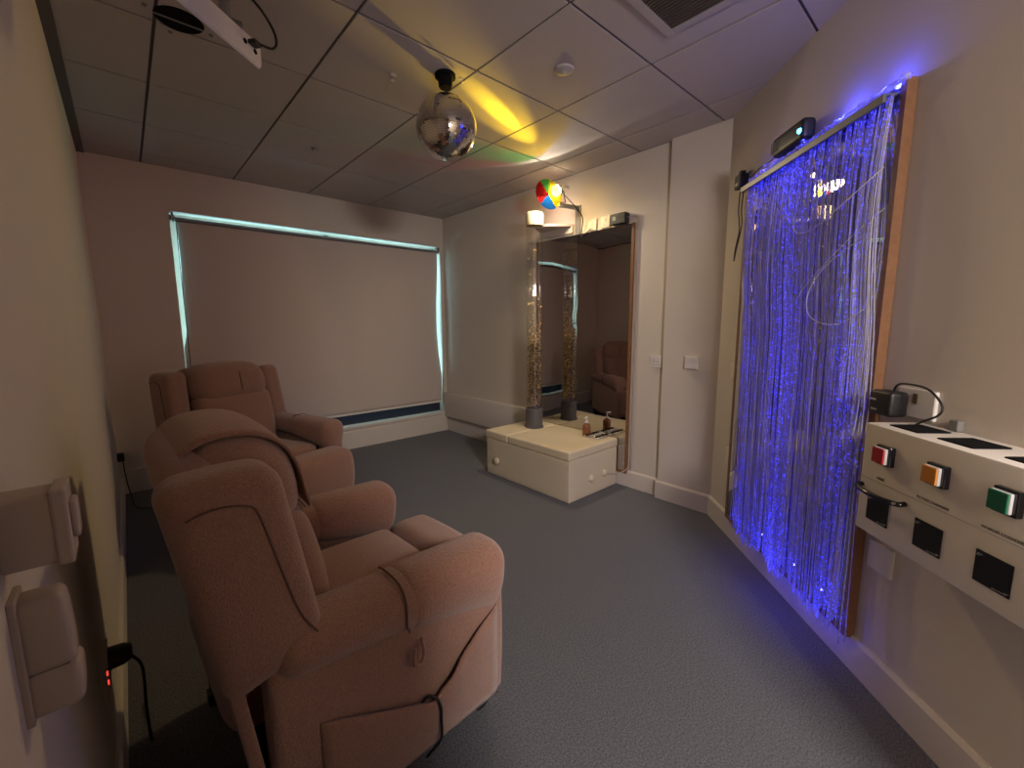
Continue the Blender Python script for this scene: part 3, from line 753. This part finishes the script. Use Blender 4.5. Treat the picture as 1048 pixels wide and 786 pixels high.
# ------------------------------------------------------------------ colour wheel lamp on a wall bracket
P0 = Vector((2.650, 2.410, 2.355))
AX = Vector((-0.918, -0.228, -0.325)).normalized()
cw = thing('colour_wheel_lamp', 'lit lamp with a red, green, blue and yellow colour wheel on a wall bracket', 'colour wheel lamp', (W, 2.38, 2.05))
left_i = Vector((-0.742, 0.671, 0)); el = (left_i - AX * left_i.dot(AX)).normalized(); eu = Vector((0, 0, 1)); eu = (eu - AX * eu.dot(AX)).normalized()
DC = P0 + AX * 0.055 + el * 0.036 - eu * 0.020
DR = 0.112
def sector(name, a0, a1, mat, lab):
    bm = bmesh.new(); n = 20
    for off in (0.0,):
        c = bm.verts.new(DC + AX * off); ring = [bm.verts.new(DC + AX * off + DR * (math.cos(math.radians(a0 + (a1 - a0) * k / n)) * -el + math.sin(math.radians(a0 + (a1 - a0) * k / n)) * eu)) for k in range(n + 1)]
        for a, b in zip(ring, ring[1:]): bm.faces.new((c, a, b))
    o = attach(obj(name, bm, mat), cw); o['label'] = lab; return o
sector('colour_filter', -62, 76, M['gel_yellow'], 'yellow filter segment')
sector('colour_filter', 76, 120, M['gel_green'], 'green filter segment')
sector('colour_filter', 120, 222, M['gel_red'], 'red filter segment')
sector('colour_filter', 222, 298, M['gel_blue'], 'blue filter segment')
q = Vector((0, 0, 1)).rotation_difference(AX)
attach(obj('wheel_hub', lathe_bm([(0, 0.006), (0.008, 0.005), (0.010, -0.006), (0, -0.006)], DC, 16, q), M['black'], smooth=40), cw)
attach(obj('bulb', lathe_bm([(0.044, -0.016), (0.038, -0.010), (0.022, -0.006), (0, -0.004)], P0, 28, q), M['bulb'], smooth=True), cw)
attach(obj('lamp_housing', lathe_bm([(0.050, -0.004), (0.052, -0.004), (0.050, -0.03), (0.040, -0.065), (0.022, -0.09), (0, -0.095)], P0, 28, q), M['lamp_body'], smooth=40), cw)
hb = P0 - AX * 0.04
P = [hb + el * 0.055 + eu * 0.0, hb + el * 0.058 - eu * 0.085, hb - el * 0.0 - eu * 0.088, hb - el * 0.058 - eu * 0.085, hb - el * 0.055]
attach(obj('yoke', tube_bm(P, 0.005, 6), M['black'], smooth=40), cw)
attach(obj('wheel_motor', box_bm(P0 - AX * 0.02 - el * 0.085 + eu * 0.03, (0.05, 0.04, 0.03), bevel=0.006), M['ivory']), cw)
ya = hb - eu * 0.088
bm = bmesh.new(); add_box(bm, (W - 0.006, 2.385, 2.165), (0.012, 0.055, 0.24), bevel=0.002); attach(obj('wall_plate', bm, M['greymetal']), cw)
d = Vector((W - 0.01, 2.385, ya.z - 0.02)) - Vector((ya.x - 0.01, ya.y, ya.z - 0.02)); c = Vector((ya.x - 0.01, ya.y, ya.z - 0.02)) + d / 2
bm = bmesh.new(); add_box(bm, (0, 0, 0), (d.length, 0.030, 0.030), bevel=0.002)
bmesh.ops.transform(bm, matrix=Matrix.Translation(c) @ Vector((1, 0, 0)).rotation_difference(d.normalized()).to_matrix().to_4x4(), verts=bm.verts)
attach(obj('bracket_arm', bm, M['greymetal']), cw)
attach(obj('lead', tube_bm(spline([hb - el * 0.05 - eu * 0.02, Vector((2.76, 2.30, 2.24)), Vector((2.86, 2.30, 2.17)), Vector((W - 0.02, 2.33, 2.08)), Vector((W - 0.03, 2.33, 2.03)), Vector((W - 0.03, 2.28, 2.045)), Vector((W - 0.02, 2.24, 2.075))]), 0.004, 7), M['cable'], smooth=True), cw)

# ------------------------------------------------------------------ mirror ball
BC = Vector((1.315, 1.942, 2.297)); BR = 0.150
mb = thing('mirror_ball', 'mirror ball hanging from a black motor on the ceiling', 'mirror ball', (BC.x, BC.y, H))
rnd = random.Random(3)
bm = bmesh.new()
rows = 46
for j in range(rows):
    v0, v1 = PI * j / rows, PI * (j + 1) / rows; vm = (v0 + v1) / 2
    n = max(4, int(2 * PI * math.sin(vm) / (PI / rows)))
    for i in range(n):
        a0, a1 = 2 * PI * i / n, 2 * PI * (i + 1) / n; am = (a0 + a1) / 2
        nrm = Vector((math.sin(vm) * math.cos(am), math.sin(vm) * math.sin(am), math.cos(vm)))
        e1 = Vector((-math.sin(am), math.cos(am), 0)); e2 = nrm.cross(e1)
        nn = (nrm + 0.02 * Vector((rnd.gauss(0, 1), rnd.gauss(0, 1), rnd.gauss(0, 1)))).normalized()
        hw = BR * math.sin(vm) * PI / n * 0.94; hh = BR * PI / rows / 2 * 0.94
        f1 = (e1 - nn * e1.dot(nn)).normalized(); f2 = nn.cross(f1)
        c = BC + nrm * (BR + 0.0022)
        bm.faces.new([bm.verts.new(c + f1 * hw * sx + f2 * hh * sy) for sx, sy in ((-1, -1), (1, -1), (1, 1), (-1, 1))])
me_f = obj('mirror_facets', bm, M['ballmirror'])
# facets must face outwards
attach(me_f, mb)
prof = [(BR * math.sin(PI * k / 24), -BR * math.cos(PI * k / 24)) for k in range(25)]; prof[0] = (0, -BR); prof[-1] = (0, BR)
attach(obj('core', lathe_bm(prof, BC, 40), M['greymetal'], smooth=True), mb)
attach(obj('hanger', cyl_bm((BC.x, BC.y, BC.z + BR - 0.002), (BC.x, BC.y, H - 0.055), 0.004, n=10), M['black']), mb)
bm = lathe_bm([(0, H - 0.062), (0.030, H - 0.062), (0.034, H - 0.056), (0.036, H - 0.018), (0.052, H - 0.014), (0.052, H), (0, H)], (BC.x, BC.y, 0), 28)
attach(obj('motor', bm, M['matt_black'], smooth=40), mb)
ring = [(BC.x + 0.060 + 0.012 * math.cos(a), BC.y - 0.052, H - 0.022 + 0.012 * math.sin(a)) for a in [2 * PI * k / 16 for k in range(17)]]
attach(obj('loop', tube_bm(ring, 0.003, 6), M['chrome'], smooth=True), mb)

# ------------------------------------------------------------------ ceiling fittings
t = thing('ceiling_vent', 'square ceiling vent with a dark grille at the top edge of the view', 'vent', (1.62, 0.80, H))
vx0, vx1, vy0, vy1 = 1.40, 1.84, 0.60, 1.016
bm = bmesh.new()
for (cx, cy, sx, sy) in (((vx0 + vx1) / 2, vy1 + 0.02, vx1 - vx0 + 0.08, 0.04), ((vx0 + vx1) / 2, vy0 - 0.02, vx1 - vx0 + 0.08, 0.04), (vx0 - 0.02, (vy0 + vy1) / 2, 0.04, vy1 - vy0), (vx1 + 0.02, (vy0 + vy1) / 2, 0.04, vy1 - vy0)):
    add_box(bm, (cx, cy, H - 0.004), (sx, sy, 0.010), bevel=0.003)
attach(obj('frame', bm, M['ceilwhite']), t)
attach(obj('back', box_bm(((vx0 + vx1) / 2, (vy0 + vy1) / 2, H - 0.001), (vx1 - vx0, vy1 - vy0, 0.003)), M['matt_black']), t)
bm = bmesh.new()
for k in range(26):
    x = vx0 + (k + 0.5) * (vx1 - vx0) / 26
    add_box(bm, (x, (vy0 + vy1) / 2, H - 0.006), (0.009, vy1 - vy0, 0.006))
attach(obj('grille', bm, M['vent']), t)
bm = lathe_bm([(0, H - 0.016), (0.026, H - 0.016), (0.034, H - 0.012), (0.046, H - 0.008), (0.050, H), (0, H)], (1.726, 1.518, 0), 32)
t = thing('smoke_detector', 'round white smoke detector on the ceiling', 'smoke detector', (1.726, 1.518, H)); attach(obj('cover', bm, M['ceilwhite'], smooth=40), t)
attach(obj('sensor', lathe_bm([(0, H - 0.021), (0.010, H - 0.020), (0.012, H - 0.015)], (1.726, 1.518, 0), 20), M['ceilwhite'], smooth=True), t)
t = thing('sprinkler_head', 'small brass sprinkler head on the ceiling left of the mirror ball', 'sprinkler', (1.12, 2.12, H))
attach(obj('rosette', lathe_bm([(0, H - 0.006), (0.014, H - 0.005), (0.018, H)], (1.12, 2.12, 0), 20), M['ceilwhite'], smooth=True), t)
attach(obj('head', lathe_bm([(0, H - 0.026), (0.012, H - 0.025), (0.012, H - 0.022), (0.005, H - 0.018), (0.006, H - 0.005)], (1.12, 2.12, 0), 16), M['chrome'], smooth=40), t)
t = thing('ceiling_sensor', 'tiny flat sensor on the ceiling above the window end', 'sensor', (1.123, 3.31, H))
attach(obj('disc', lathe_bm([(0, H - 0.008), (0.020, H - 0.007), (0.026, H)], (1.123, 3.31, 0), 20), M['steel_socket'], smooth=True), t)
attach(obj('stem', cyl_bm((1.123, 3.31, H - 0.014), (1.123, 3.31, H - 0.006), 0.008, n=12), M['alu']), t)
HX, HY = 0.290, 2.340
t = thing('ceiling_speaker', 'round black ceiling opening with a crossbar beside the projector', 'ceiling opening', (HX, HY, H))
attach(obj('grille', lathe_bm([(0, H - 0.003), (0.080, H - 0.003), (0.084, H)], (HX, HY, 0), 40), M['matt_black']), t)
bm = bmesh.new(); add_box(bm, (HX, HY, H - 0.006), (0.165, 0.006, 0.004), rot=None); attach(obj('crossbar', bm, M['alu']), t)
for a in (0.2, 1.77, 3.34, 4.91):
    attach(obj('clip', lathe_bm([(0, H - 0.008), (0.007, H - 0.006), (0.009, H)], (HX + 0.112 * math.cos(a), HY + 0.112 * math.sin(a), 0), 10), M['steel_socket']), t)

# projector
u_ = Vector((0.754, 0.657, 0)); v_ = Vector((-0.657, 0.754, 0))
A0 = Vector((0.492, 2.005, 2.295))
pj = thing('projector', 'white projector with black sockets hung from the ceiling', 'projector', (0.25, 1.95, 2.30))
def pjp(a, b, z): return A0 - u_ * a + v_ * b + Vector((0, 0, z))
bm = bmesh.new()
prof = [(0.0, 0.0), (-0.012, 0.014), (-0.012, 0.085), (0.01, 0.10), (0.085, 0.125), (0.095, 0.115)]
a = [bm.verts.new(pjp(0.0, b, z)) for b, z in prof]; b = [bm.verts.new(pjp(0.38, b_, z)) for b_, z in prof]
bm.faces.new(a); bm.faces.new(b[::-1])
for i in range(len(prof)): bm.faces.new((a[i], b[i], b[(i + 1) % len(prof)], a[(i + 1) % len(prof)]))
bmesh.ops.bevel(bm, geom=list(bm.edges), offset=0.004, segments=2, affect='EDGES')
attach(obj('body', bm, M['projector'], smooth=40), pj)
for aa, zz in ((0.036, 0.045), (0.088, 0.052)):
    qq = Vector((0, 0, 1)).rotation_difference(-v_)
    attach(obj('jack_socket', lathe_bm([(0.009, 0.0), (0.009, 0.002), (0, 0.002)], pjp(aa, -0.012, zz), 16, qq), M['matt_black']), pj)
bm = bmesh.new(); add_box(bm, (0, 0, 0), (0.036, 0.03, 0.016), bevel=0.003)
bmesh.ops.transform(bm, matrix=Matrix.Translation(pjp(0.060, -0.030, 0.058)) @ Matrix.Rotation(math.radians(41), 4, 'Z'), verts=bm.verts)
attach(obj('plug', bm, M['black']), pj)
attach(obj('cable', tube_bm(spline([pjp(0.050, -0.045, 0.058), pjp(0.012, -0.07, 0.065), pjp(-0.012, -0.07, 0.11), pjp(-0.004, -0.05, 0.17), pjp(0.04, -0.02, 0.22), pjp(0.12, 0.03, 0.245)]), 0.005, 8), M['cable'], smooth=True), pj)
attach(obj('mount_pole', cyl_bm(pjp(0.10, 0.045, 0.09), pjp(0.10, 0.045, H - A0.z), 0.020, n=20), M['alu'], smooth=40), pj)
bm = bmesh.new(); add_box(bm, pjp(0.10, 0.045, 0.108), (0.09, 0.06, 0.02), bevel=0.003); attach(obj('mount_bracket', bm, M['steel_socket']), pj)

# ------------------------------------------------------------------ riser recliner armchair
def lean(p, z0=0.45, k=0.22):
    """lean a point of the backrest to the rear"""
    z = max(0, p.z - z0); return Vector((p.x - k * z, p.y, p.z))

def make_recliner(label):
    t = thing('recliner_armchair', label, 'armchair')
    F, FC = M['fabric'], M['fabric_cap']
    LK, LZ = 0.16, 0.57
    # steel base and castors
    bm = bmesh.new()
    for y in (-0.28, 0.28): add_box(bm, (-0.02, y, 0.072), (0.66, 0.045, 0.045), bevel=0.005)
    for x in (-0.27, 0.28): add_box(bm, (x, 0, 0.072), (0.045, 0.52, 0.045), bevel=0.005)
    add_box(bm, (-0.02, 0, 0.27), (0.54, 0.58, 0.34), bevel=0.01)
    obj('base_frame', bm, M['blacksteel'], t)
    for x in (-0.30, 0.322):
        for y in (-0.325, 0.325):
            c = obj('castor', cyl_bm((x, y - 0.016, 0.040), (x, y + 0.016, 0.040), 0.040, n=24), M['rubber'], t, smooth=40)
            obj('fork', box_bm((x - 0.012, y, 0.072), (0.05, 0.045, 0.03), bevel=0.006), M['blacksteel'], c)
    for s in (-1, 1):
        def f(p, s=s):
            k = max(0, min(1, (p.z - 0.1) / 0.45))
            z = p.z + (0.05 * max(0, -p.x) if p.z < 0.2 else 0)
            return Vector((p.x, p.y + s * 0.008 * math.sin(k * PI), z))
        obj('side_panel', rbox_bm((0.032, s * 0.345, 0.325), (0.344, 0.046, 0.240), 0.020, f), F, t, smooth=60)
        # arm: a roll whose front swells downwards
        def g(p, s=s):
            k = max(0, min(1, (p.x + 0.30) / 0.70))
            z = p.z
            if z < 0.575: z = 0.575 + (z - 0.575) * (1.0 + 1.75 * k ** 2)
            z -= 0.026 * k
            out = (p.y - s * 0.335) * s
            y = p.y + s * 0.012 * k * (1 if out > 0 else 0)
            return Vector((p.x, y, z))
        arm = obj('arm', rbox_bm((0.035, s * 0.335, 0.578), (0.340, 0.086, 0.068), (0.060, 0.080, 0.066), g, m=12, k=6), F, t, smooth=True)
        cov = obj('arm_cover', rbox_bm((0.190, s * 0.335, 0.580), (0.192, 0.0915, 0.0725), (0.060, 0.083, 0.070), g, m=14, k=6), FC, t, smooth=True)
        # hem along the rear edge of the cover
        hem = []
        for k in range(0, 25):
            a = math.radians(-52 + 168 * k / 24)
            ca, sa = math.cos(a), math.sin(a)
            y = 0.335 + 0.0908 * (abs(ca) ** 0.75 * (1 if ca > 0 else -1)); z = 0.580 + 0.0718 * (abs(sa) ** 0.8 * (1 if sa > 0 else -1))
            q = g(Vector((0.002 + (0.035 if z < 0.55 else 0) * min(1, (0.55 - z) / 0.05 if z < 0.55 else 0), s * y, z)))
            hem.append(q)
        obj('hem', tube_bm(hem, 0.0028, 6), M['seam'], cov, smooth=True)
        if s < 0:
            loop = spline([(0.046, -0.424, 0.470), (0.050, -0.427, 0.425), (0.038, -0.427, 0.402), (0.022, -0.425, 0.410), (0.026, -0.420, 0.445)])
            obj('pull_tab', tube_bm(loop, 0.0055, 6), FC, cov, smooth=True)
            # side pocket with a gathered, sagging top edge
            top = [(-0.215, 0.385), (-0.15, 0.362), (-0.08, 0.330), (-0.01, 0.298), (0.045, 0.272), (0.085, 0.258), (0.125, 0.280), (0.18, 0.325), (0.245, 0.372), (0.34, 0.410)]
            top = [(p.x, p.z) for p in spline([(x, 0, z) for x, z in top], 3)]
            bm = bmesh.new(); rows_ = []
            for (x, zt) in top:
                col = []
                for j in range(11):
                    v = j / 10
                    z = 0.095 + (zt - 0.095) * v
                    side = max(0.0, math.sin((x + 0.215) / 0.555 * PI))
                    bulge = 0.002 + 0.026 * math.sin(v * PI / 2 * 1.15) * side ** 0.7
                    w = 0.0045 * math.sin(x * 75 + v * 3) * v * math.exp(-((x - 0.12) / 0.10) ** 2)
                    col.append(bm.verts.new((x, -0.394 - bulge - w, z)))
                rows_.append(col)
            for a_, b_ in zip(rows_, rows_[1:]):
                for j in range(10): bm.faces.new((a_[j], b_[j], b_[j + 1], a_[j + 1]))
            po = obj('side_pocket', bm, F, t, smooth=True)
            md = po.modifiers.new('thick', 'SOLIDIFY'); md.thickness = 0.007; md.offset = 1
            P = spline([(0.040, -0.400, 0.235), (0.062, -0.412, 0.272), (0.080, -0.430, 0.270), (0.090, -0.438, 0.240), (0.094, -0.434, 0.19), (0.096, -0.424, 0.12), (0.07, -0.39, 0.055)])
            obj('handset_cord', tube_bm(P, 0.0042, 7), M['cable'], t, smooth=True)
    # rear skirt, standing clear of the side panels
    def fr(p):
        return Vector((p.x + 0.055 * max(0, 0.55 - p.z) / 0.45 + 0.035 * (p.y + 0.38) / 0.75, p.y, p.z))
    obj('rear_panel', rbox_bm((-0.368, 0, 0.335), (0.014, 0.375, 0.235), 0.012, fr), F, t, smooth=60)
    # seat
    def fs(p):
        u, v = (p.x - 0.035) / 0.27, p.y / 0.24
        return Vector((p.x, p.y, p.z + (0.024 * (1 - min(1, abs(u)) ** 2.5) * (1 - min(1, abs(v)) ** 3) if p.z > 0.42 else 0)))
    obj('seat_cushion', rbox_bm((0.035, 0, 0.410), (0.272, 0.240, 0.065), (0.045, 0.04, 0.045), fs, m=12), F, t, smooth=True)
    def ff(p):
        x = p.x + (0.030 * math.sin(max(0, min(1, (p.z - 0.10) / 0.4)) * PI) if p.x > 0.40 else 0)
        return Vector((x, p.y, p.z + (0.012 * (1 - (p.y / 0.25) ** 2) if p.z > 0.4 else 0) - 0.05 * max(0, p.x - 0.38) * (p.z > 0.4)))
    obj('footrest', rbox_bm((0.395, 0, 0.293), (0.088, 0.240, 0.192), (0.050, 0.05, 0.06), ff, m=10, k=6), F, t, smooth=True)
    # backrest
    def fb(p):
        u = max(0, (p.z - 0.80) / 0.27)
        return lean(Vector((p.x, p.y * (1 - 0.06 * u * u), p.z - (0.05 + 0.03 * (p.y > 0)) * (abs(p.y) / 0.30) ** 2.5 * u)), LZ, LK) + Vector((0.03 * max(0, p.y) / 0.3 * u, 0, 0))
    obj('back_shell', rbox_bm((-0.318, 0, 0.690), (0.062, 0.300, 0.350), (0.045, 0.10, 0.07), fb, m=12, k=6), F, t, smooth=True)
    def fl(p):
        x = p.x + (0.035 * math.sin(max(0, min(1, (p.z - 0.44) / 0.42)) * PI) * (1 - (p.y / 0.28) ** 2) if p.x > -0.20 else 0)
        return lean(Vector((x, p.y, p.z)), LZ, LK)
    obj('lumbar_cushion', rbox_bm((-0.190, 0, 0.640), (0.075, 0.255, 0.215), (0.06, 0.06, 0.06), fl, m=10), F, t, smooth=True)
    def fh(p):
        u = p.y / 0.26
        return lean(Vector((p.x, p.y, p.z + (0.020 * (1 - u * u) if p.z > 0.94 else 0))), LZ, LK)
    head = obj('head_cushion', rbox_bm((-0.222, 0, 0.912), (0.118, 0.258, 0.128), (0.10, 0.11, 0.11), fh, m=10, k=6), F, t, smooth=True)
    obj('piping', tube_bm([fh(Vector((-0.102, 0.03, 0.86 + 0.014 * k))) for k in range(0, 9)], 0.0025, 6), M['seam'], head, smooth=True)
    for s in (-1, 1):
        def fwg(p, s=s):
            u = max(0, min(1.1, (p.z - 0.60) / 0.44))
            x = p.x
            k = max(0, min(1, (p.x + 0.39) / 0.21))          # 0 rear .. 1 front
            z = p.z - 0.022 * k * u ** 3 - 0.030 * (1 - k) ** 2 * u ** 3
            z += 0.050 * (k - 0.3) * (1 - u) ** 2             # lower edge climbs to the front
            y = p.y - s * 0.020 * u ** 2
            if s > 0: x += 0.055 * (1 - k) * u; z -= 0.03 * (1 - k) * u
            return lean(Vector((x, y, z)), LZ, LK)
        wg = obj('wing', rbox_bm((-0.285, s * 0.335, 0.788), (0.108, 0.067, 0.248), (0.045, 0.045, 0.050), fwg, m=14, k=6), F, t, smooth=True)
        yy = s * 0.4035
        pts = [fwg(Vector((x, yy, z))) for x, z in ((-0.358, 0.962), (-0.335, 0.968), (-0.30, 0.97), (-0.262, 0.96), (-0.245, 0.94), (-0.238, 0.86), (-0.232, 0.76), (-0.222, 0.66), (-0.20, 0.59))]
        obj('piping', tube_bm(spline(pts, 5), 0.0022, 6), M['seam'], wg, smooth=True)
    return t, fh

ch, fh = make_recliner('rose-brown recliner armchair seen from behind, nearest the left wall fittings')
# head cover: a cloth folded over the top of the headrest (near chair only)
CHAIR2 = copy_tree(ch)
bm = bmesh.new(); rows_ = []
prof = [(-0.098, 0.86), (-0.098, 0.92), (-0.102, 0.97), (-0.122, 1.025), (-0.165, 1.061), (-0.225, 1.071), (-0.285, 1.062), (-0.330, 1.028), (-0.347, 0.975)]
prof = [(p.x, p.z - 0.025) for p in spline([(x, 0, z) for x, z in prof], 4)]
for j in range(15):
    y = -0.195 + 0.39 * j / 14; e = abs(y) / 0.195; row = []
    for (x, z) in prof:
        p = fh(Vector((x, y, z))); p.z += 0.004 - 0.008 * e ** 4
        row.append(bm.verts.new(p))
    rows_.append(row)
for a_, b_ in zip(rows_, rows_[1:]):
    for i in range(len(a_) - 1): bm.faces.new((a_[i], b_[i], b_[i + 1], a_[i + 1]))
hc = obj('head_cover', bm, M['fabric_cap'], ch, smooth=True)
md = hc.modifiers.new('thick', 'SOLIDIFY'); md.thickness = 0.007; md.offset = 1
ch.location = (0.45, 1.36, 0); ch.rotation_euler = (0, 0, math.radians(2.5))
CHAIR2['label'] = 'rose-brown recliner armchair in the corner by the window blind, facing the room'
for o in children(CHAIR2):
    if o.name.startswith('footrest'): o.scale = (1.10, 1.42, 0.93); o.location = (0.0, 0, 0)
CHAIR2.location = (0.61, 3.30, 0); CHAIR2.rotation_euler = (0, 0, math.radians(-66))

# ------------------------------------------------------------------ lights
def spot(name, loc, axis, cone, energy, color, blend=0.1, rad=0.01):
    l = bpy.data.lights.new(name, 'SPOT'); l.energy = energy; l.color = color; l.spot_size = math.radians(cone); l.spot_blend = blend; l.shadow_soft_size = rad
    o = bpy.data.objects.new(name, l); COL.objects.link(o); o.location = loc
    o.rotation_euler = (-Vector(axis)).to_track_quat('Z', 'Y').to_euler(); return o
def point(name, loc, energy, color, rad=0.03):
    l = bpy.data.lights.new(name, 'POINT'); l.energy = energy; l.color = color; l.shadow_soft_size = rad
    o = bpy.data.objects.new(name, l); COL.objects.link(o); o.location = loc; return o
def area(name, loc, direction, sx, sy, energy, color):
    l = bpy.data.lights.new(name, 'AREA'); l.shape = 'RECTANGLE'; l.size = sx; l.size_y = sy; l.energy = energy; l.color = color
    o = bpy.data.objects.new(name, l); COL.objects.link(o); o.location = loc
    o.rotation_euler = (-Vector(direction)).to_track_quat('Z', 'Y').to_euler(); return o

spot('lamp_spill', P0, AX, 142, 5.0, (1.0, 0.86, 0.68), 0.02, 0.006)
spot('lamp_wide', P0, AX, 122, 6.0, (1.0, 0.86, 0.66), 0.5, 0.006)
bx = Vector((-0.918, -0.372, 0)).normalized(); el_ = math.radians(11.5)
spot('lamp_beam', P0, bx * math.cos(el_) + Vector((0, 0, math.sin(el_))), 9.0, 420.0, (1.0, 0.88, 0.62), 1.0, 0.010)
spot('lamp_beam_outer', P0, bx * math.cos(el_) + Vector((0, 0, math.sin(el_))), 24, 110.0, (1.0, 0.88, 0.62), 1.0, 0.010)
gl = area('filter_glow', DC + AX * 0.012, AX * 0.5 + Vector((0, 0, -1.0)), 0.2, 0.2, 7.5, (1.0, 0.80, 0.52)); gl.data.shape = 'DISK'
gl = area('filter_glow_rear', DC - AX * 0.012, -AX + Vector((0, 0, -1.8)), 0.2, 0.2, 4.0, (1.0, 0.80, 0.52)); gl.data.shape = 'DISK'
point('housing_glow', P0 - AX * 0.06 + Vector((0, 0, 0.075)), 0.2, (1.0, 0.80, 0.50), 0.02)
for (s, e) in ((2.02, 0.7), (1.80, 0.6), (1.60, 0.4), (2.35, 0.2)):
    point('rail_glow', DW(s, 0.058, 2.085), e, (0.05, 0.06, 1.0), 0.010)
for (s, e) in ((2.3, 0.10), (2.0, 0.30), (1.8, 0.32), (1.62, 0.22)):
    point('strand_end_glow', DW(s, 0.12, 0.14), e * 1.0, (0.05, 0.05, 1.0), 0.005)
# corridor ceiling panel beyond the added door
LP, LD = Vector((0.31, -1.31, 1.98)), Vector((0.32, 0.48, -0.82)).normalized()
t = thing('lobby_light', 'white lamp panel hanging in the lobby behind the room', 'ceiling light', (LP.x, LP.y, LP.z))
bm = bmesh.new(); add_box(bm, (0, 0, 0), (0.42, 0.36, 0.04), bevel=0.004)
bmesh.ops.transform(bm, matrix=Matrix.Translation(LP) @ (-LD).to_track_quat('Z', 'Y').to_matrix().to_4x4(), verts=bm.verts); attach(obj('panel', bm, M['whitepaint']), t)
attach(obj('hanger', cyl_bm(LP - LD * 0.015, (LP.x - LD.x * 0.02, LP.y - LD.y * 0.02, H), 0.008, n=12), M['alu'], smooth=40), t)
area('lobby_lamp', LP + LD * 0.024, LD, 0.38, 0.32, 54, (1.0, 0.89, 0.84))

w = bpy.data.worlds.new('World'); S.world = w; w.use_nodes = True
bg = w.node_tree.nodes['Background']; bg.inputs['Color'].default_value = (0.44, 0.80, 0.92, 1); bg.inputs['Strength'].default_value = 5.5

# ------------------------------------------------------------------ camera
cam = bpy.data.cameras.new('Camera'); cam.sensor_fit = 'HORIZONTAL'; cam.sensor_width = 36.0; cam.lens = 435.487 / 1048 * 36.0
cam.clip_start = 0.01; cam.clip_end = 100
co = bpy.data.objects.new('Camera', cam); COL.objects.link(co)
yaw, pitch, roll = 0.7345, 0.1386, -0.0056
cy, sy = math.cos(yaw), math.sin(yaw)
Fv = Vector((sy * math.cos(pitch), cy * math.cos(pitch), -math.sin(pitch))); Rv = Vector((cy, -sy, 0)); Uv = Rv.cross(Fv)
R2 = math.cos(roll) * Rv + math.sin(roll) * Uv; U2 = -math.sin(roll) * Rv + math.cos(roll) * Uv
mw = Matrix((R2, U2, -Fv)).transposed().to_4x4(); mw.translation = (0, 0, CAM_Z); co.matrix_world = mw
S.camera = co
S.view_settings.view_transform = 'Standard'; S.view_settings.look = 'None'; S.view_settings.gamma = 1.0
S.view_settings.use_curve_mapping = False
S.view_settings.exposure = 0.48

# repeats carry a shared group phrase
for o in list(S.objects):
    if o.parent is None and o.get('category'):
        k = o.name.split('.')[0]
        g = {'recliner_armchair': 'recliner armchairs in the room', 'wall_mirror': 'tall wood-edged wall mirrors', 'blank_plate': 'cream plates beside the fibre curtain'}.get(k)
        if k == 'wall_socket' and 'above the mirror' in o['label']: g = 'sockets above the mirror'
        if g: o['group'] = g
